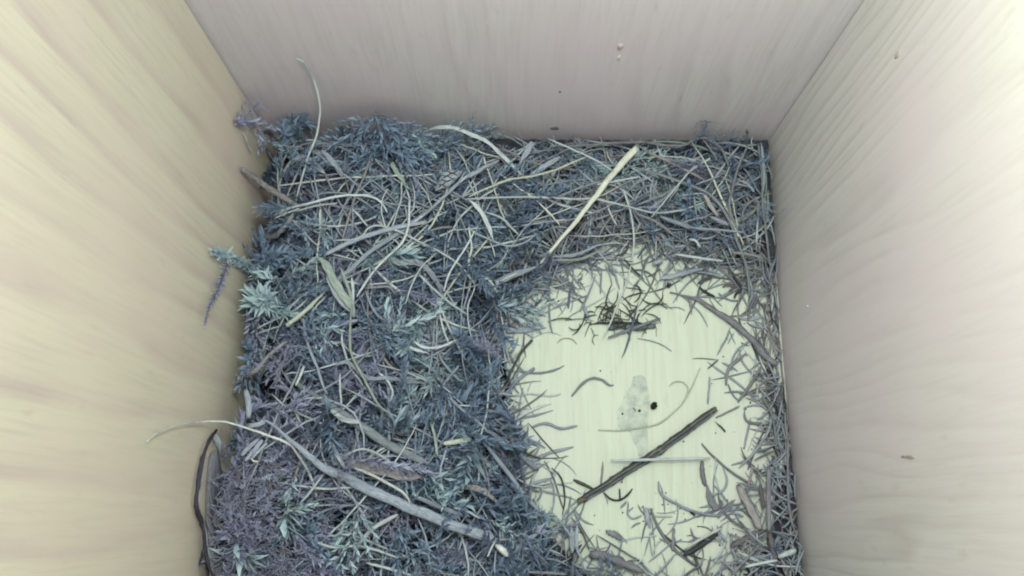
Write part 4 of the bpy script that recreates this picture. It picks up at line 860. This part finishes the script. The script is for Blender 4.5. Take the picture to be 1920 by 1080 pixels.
for colr, share in (('grey', 36), ('dust', 80), ('purple', 30), ('olive', 8), ('pale', 40)):
    Vs, Fs, Us, b, n = [], [], [], 0, 0
    while n < share:
        px, py = rng.uniform(900, 1440), rng.uniform(480, 1075); p = at(px, py, 0); h = H(p[0], p[1])
        if not (-.0012 < h < .0045) or (px > 1150 and 560 < py < 930 and px < 1400) or clump(p[0]*.8, p[1]*.8) < -.1: continue
        P = random_strand(p[0], p[1], rng.uniform(.004, .015), 0, rng.uniform(-.0005, .0010), .7, .0003)
        if not inside(P): continue
        C = spline(P, 9); r = rng.uniform(.00011, .00034); V, Fc, UV = tube(C, r*profile(9, 'p' if rng.random() < .6 else ''), 4, .7)
        Vs.append(V); Us.append(UV); Fs += [tuple(i+b for i in f) for f in Fc]; b += len(V); n += 1
    o = obj('loose_fibre', np.vstack(Vs), Fs, M[colr], uv=np.vstack(Us)); tag(o, kind='stuff', label='loose '+colr+' fibres fraying from the nest onto the bare floor')
# longer tangled stems over the moss
for colr, share in (('pale', 34), ('grey', 44), ('dust', 52), ('purple', 24)):
    Vs, Fs, Us, b, n = [], [], [], 0, 0
    while n < share:
        px, py = rng.uniform(430, 960), rng.uniform(240, 1075); p = drape(px, py, 0); h = H(p[0], p[1])
        if h < .005 or (px < 620 and py > 800 and rng.random() < .7): continue
        P = random_strand(p[0], p[1], rng.uniform(.012, .034), 0, rng.uniform(-.0015, .0035), 1.0, .0004)
        if not inside(P) or min(H(q[0], q[1]) for q in P) < .003: continue
        C = spline(P, 12); C[:, :2] += np.cumsum(rng.normal(0, .00012, (12, 2)), axis=0); r = rng.uniform(.00014, .00036); V, Fc, UV = tube(C, r*profile(12, 'p' if rng.random() < .4 else ''), 5, .6)
        Vs.append(V); Us.append(UV); Fs += [tuple(i+b for i in f) for f in Fc]; b += len(V); n += 1
    o = obj('tangled_grass', np.vstack(Vs), Fs, M[colr], uv=np.vstack(Us)); tag(o, kind='stuff', label='thin '+colr+' grass tangled through the moss')
# debris packed along the foot of the bare side wall
for colr, share in (('purple', 90), ('brown', 60), ('tan', 50), ('dust', 40), ('dark', 30)):
    Vs, Fs, Us, b = [], [], [], 0
    for q in range(share):
        y0_ = rng.uniform(-.04, .075); x0_ = XR-abs(rng.normal(0, .0022))-.0008; a = rng.normal(0, .35); ln = rng.uniform(.003, .013)
        P = np.array([(min(x0_+math.sin(a)*ln*t+.0004*math.sin(t*6+q), XR-.0008), y0_+math.cos(a)*ln*t, .0005+rng.uniform(0, .0005)+.0022*max(0, 1-(XR-x0_)/.003)*rng.random()) for t in np.linspace(0, 1, 6)])
        C = spline(P, 9); r = rng.uniform(.00012, .0004); V, Fc, UV = tube(C, r*profile(9, 'p' if q % 2 else ''), 5, .7)
        Vs.append(V); Us.append(UV); Fs += [tuple(i+b for i in f) for f in Fc]; b += len(V)
    o = obj('wall_debris', np.vstack(Vs), Fs, M[colr], uv=np.vstack(Us)); tag(o, kind='stuff', label=colr+' debris packed along the foot of the bare side wall')
# fuzz of the purple clump
Vs, Fs, Us, b, n = [], [], [], 0, 0
while n < 420:
    px, py = rng.uniform(395, 620), rng.uniform(800, 1080); p = drape(px, py, 0)
    P = random_strand(p[0], p[1], rng.uniform(.002, .007), 0, rng.uniform(-.002, .0008), 1.6, .0004)
    if not inside(P): continue
    P[:, 2] += np.linspace(-.001, .0015, 7); C = spline(P, 7); V, Fc, UV = tube(C, rng.uniform(.00010, .0002)*profile(7, 'p'), 4, .7)
    Vs.append(V); Us.append(UV); Fs += [tuple(i+b for i in f) for f in Fc]; b += len(V); n += 1
o = obj('moss_fuzz', np.vstack(Vs), Fs, M['lilac'], uv=np.vstack(Us)); tag(o, kind='stuff', label='purple grey fuzz of the fluffy moss clump')

# ------------------------------------------------------------------ specks, the grey stain and the black lump on the bare floor
def lump(name, c, rad, mat, squash=.7, seed=0, parent=None):
    r2 = np.random.default_rng(seed); V = []; Fc = []; a, b = 5, 8
    for i in range(a):
        th = math.pi*(i+.5)/a
        for k in range(b):
            ph = 2*math.pi*k/b; j = 1+r2.normal(0, .16); V.append(c+rad*j*np.array([math.sin(th)*math.cos(ph), math.sin(th)*math.sin(ph), math.cos(th)*squash]))
    for i in range(a-1):
        for k in range(b): Fc.append((i*b+k, (i+1)*b+k, (i+1)*b+(k+1) % b, i*b+(k+1) % b))
    Fc += [tuple(range(b)), tuple((a-1)*b+k for k in range(b-1, -1, -1))]
    return V, Fc
blk = fibre('black_crumb', (.012,.013,.016), dark=.6)
V, Fc = lump('x', at(1226, 761, .0009), .0010, blk, .8, 3); o = obj('black_pellet', V, Fc, blk, smooth=False); tag(o, 'small angular black pellet beside the grey stain', 'pellet')
V, Fc = lump('x', at(1199, 770, .0004), .00042, blk, .6, 5); o = obj('black_crumb', V, Fc, blk, smooth=False); tag(o, 'tiny black crumb on the grey stain', 'crumb', 'dark crumbs on the floor')
V, Fc = lump('x', at(1167, 776, .0003), .00028, blk, .6, 6); o = obj('black_crumb', V, Fc, blk, smooth=False); tag(o, 'tinier dark crumb at the edge of the grey stain', 'crumb', 'dark crumbs on the floor')
S('r',13,14,'dark',.4,'short curved black thread on the grey stain',[(520,510),(540,525),(548,550)],'')
V, Fc, b = [], [], 0
for i in range(95):
    px, py = rng.uniform(1000, 1460), rng.uniform(520, 1070)
    if i > 16: px, py = (rng.uniform(1330, 1470), rng.uniform(520, 1070)) if i % 2 else (rng.uniform(1080, 1480), rng.uniform(900, 1075))
    v, f = lump('x', at(px, py, .00012), rng.uniform(.00010, .00028), blk, .6, i); V += v; Fc += [tuple(q+b for q in t) for t in f]; b = len(V)
o = obj('floor_crumbs', V, Fc, M['dark']); tag(o, kind='stuff', label='dark specks scattered over the bare floor')
# fine dark fibres tangled round the woody fragment
Vs, Fs, Us, b = [], [], [], 0
for q in range(46):
    px, py = 1150+rng.normal(0, 34), 597+rng.normal(0, 17); p = at(px, py, 0)
    P = random_strand(p[0], p[1], rng.uniform(.003, .010), 0, 0, 1.6, .0004); P[:, 2] = .0004+rng.uniform(.0002, .0024)*np.sin(np.linspace(0, math.pi, 7))
    C = spline(P, 9); V, Fc, UV = tube(C, rng.uniform(.00010, .00024)*profile(9, 'p'), 4, .8); Vs.append(V); Us.append(UV); Fs += [tuple(i+b for i in f) for f in Fc]; b += len(V)
o = obj('dark_fibre', np.vstack(Vs), Fs, M['olive'], uv=np.vstack(Us)); tag(o, kind='stuff', label='fine dark fibres tangled round the woody fragment')
# stain: a dried film
m, nt, b_ = new_mat('dried_film'); L = nt.links.new
tc = N(nt, 'ShaderNodeTexCoord'); ns = N(nt, 'ShaderNodeTexNoise', Scale=260.0, Detail=4.0); L(tc.outputs['Object'], ns.inputs['Vector'])
L(mixc(nt, (.33,.41,.47), (.45,.53,.56), mapr(nt, ns.outputs[0], .35, .65)), b_.inputs['Base Color']); b_.inputs['Roughness'].default_value = .5
n3 = N(nt, 'ShaderNodeTexNoise', Scale=420.0, Detail=4.0); L(tc.outputs['Object'], n3.inputs['Vector']); L(mapr(nt, n3.outputs[0], .40, .70, .10, .5), b_.inputs['Alpha'])
edge = [(520,160),(600,140),(660,170),(690,300),(715,420),(700,560),(690,720),(690,880),(685,1050),(590,1060),(560,960),(510,860),(480,780),(370,740),(340,600),(370,480),(410,400),(450,320),(500,260)]
ctr = at(1100+570*.16667, 680+560*.16667, .0005); V = []; x0, y0, sc = CROPS[13]; pl = spline([at(x0+a*sc, y0+c*sc, .0002) for a, c in edge+edge[:1]], 60)[:-1]; nn = len(pl)
for s, h in ((1, .00015), (.9, .00028), (.5, .0003)):
    V += [ctr*(1-s)+p*s+np.array([0, 0, h])-np.array([0, 0, (ctr*(1-s)+p*s)[2]]) for p in pl]
V.append(np.array([ctr[0], ctr[1], .0003])); Fc = [(r*nn+k, r*nn+(k+1) % nn, (r+1)*nn+(k+1) % nn, (r+1)*nn+k) for r in range(2) for k in range(nn)]+[(2*nn+k, 2*nn+(k+1) % nn, 3*nn) for k in range(nn)]
o = obj('dropping_stain', V, Fc, m); tag(o, 'pale grey dried dropping stain on the bare floor', 'stain')
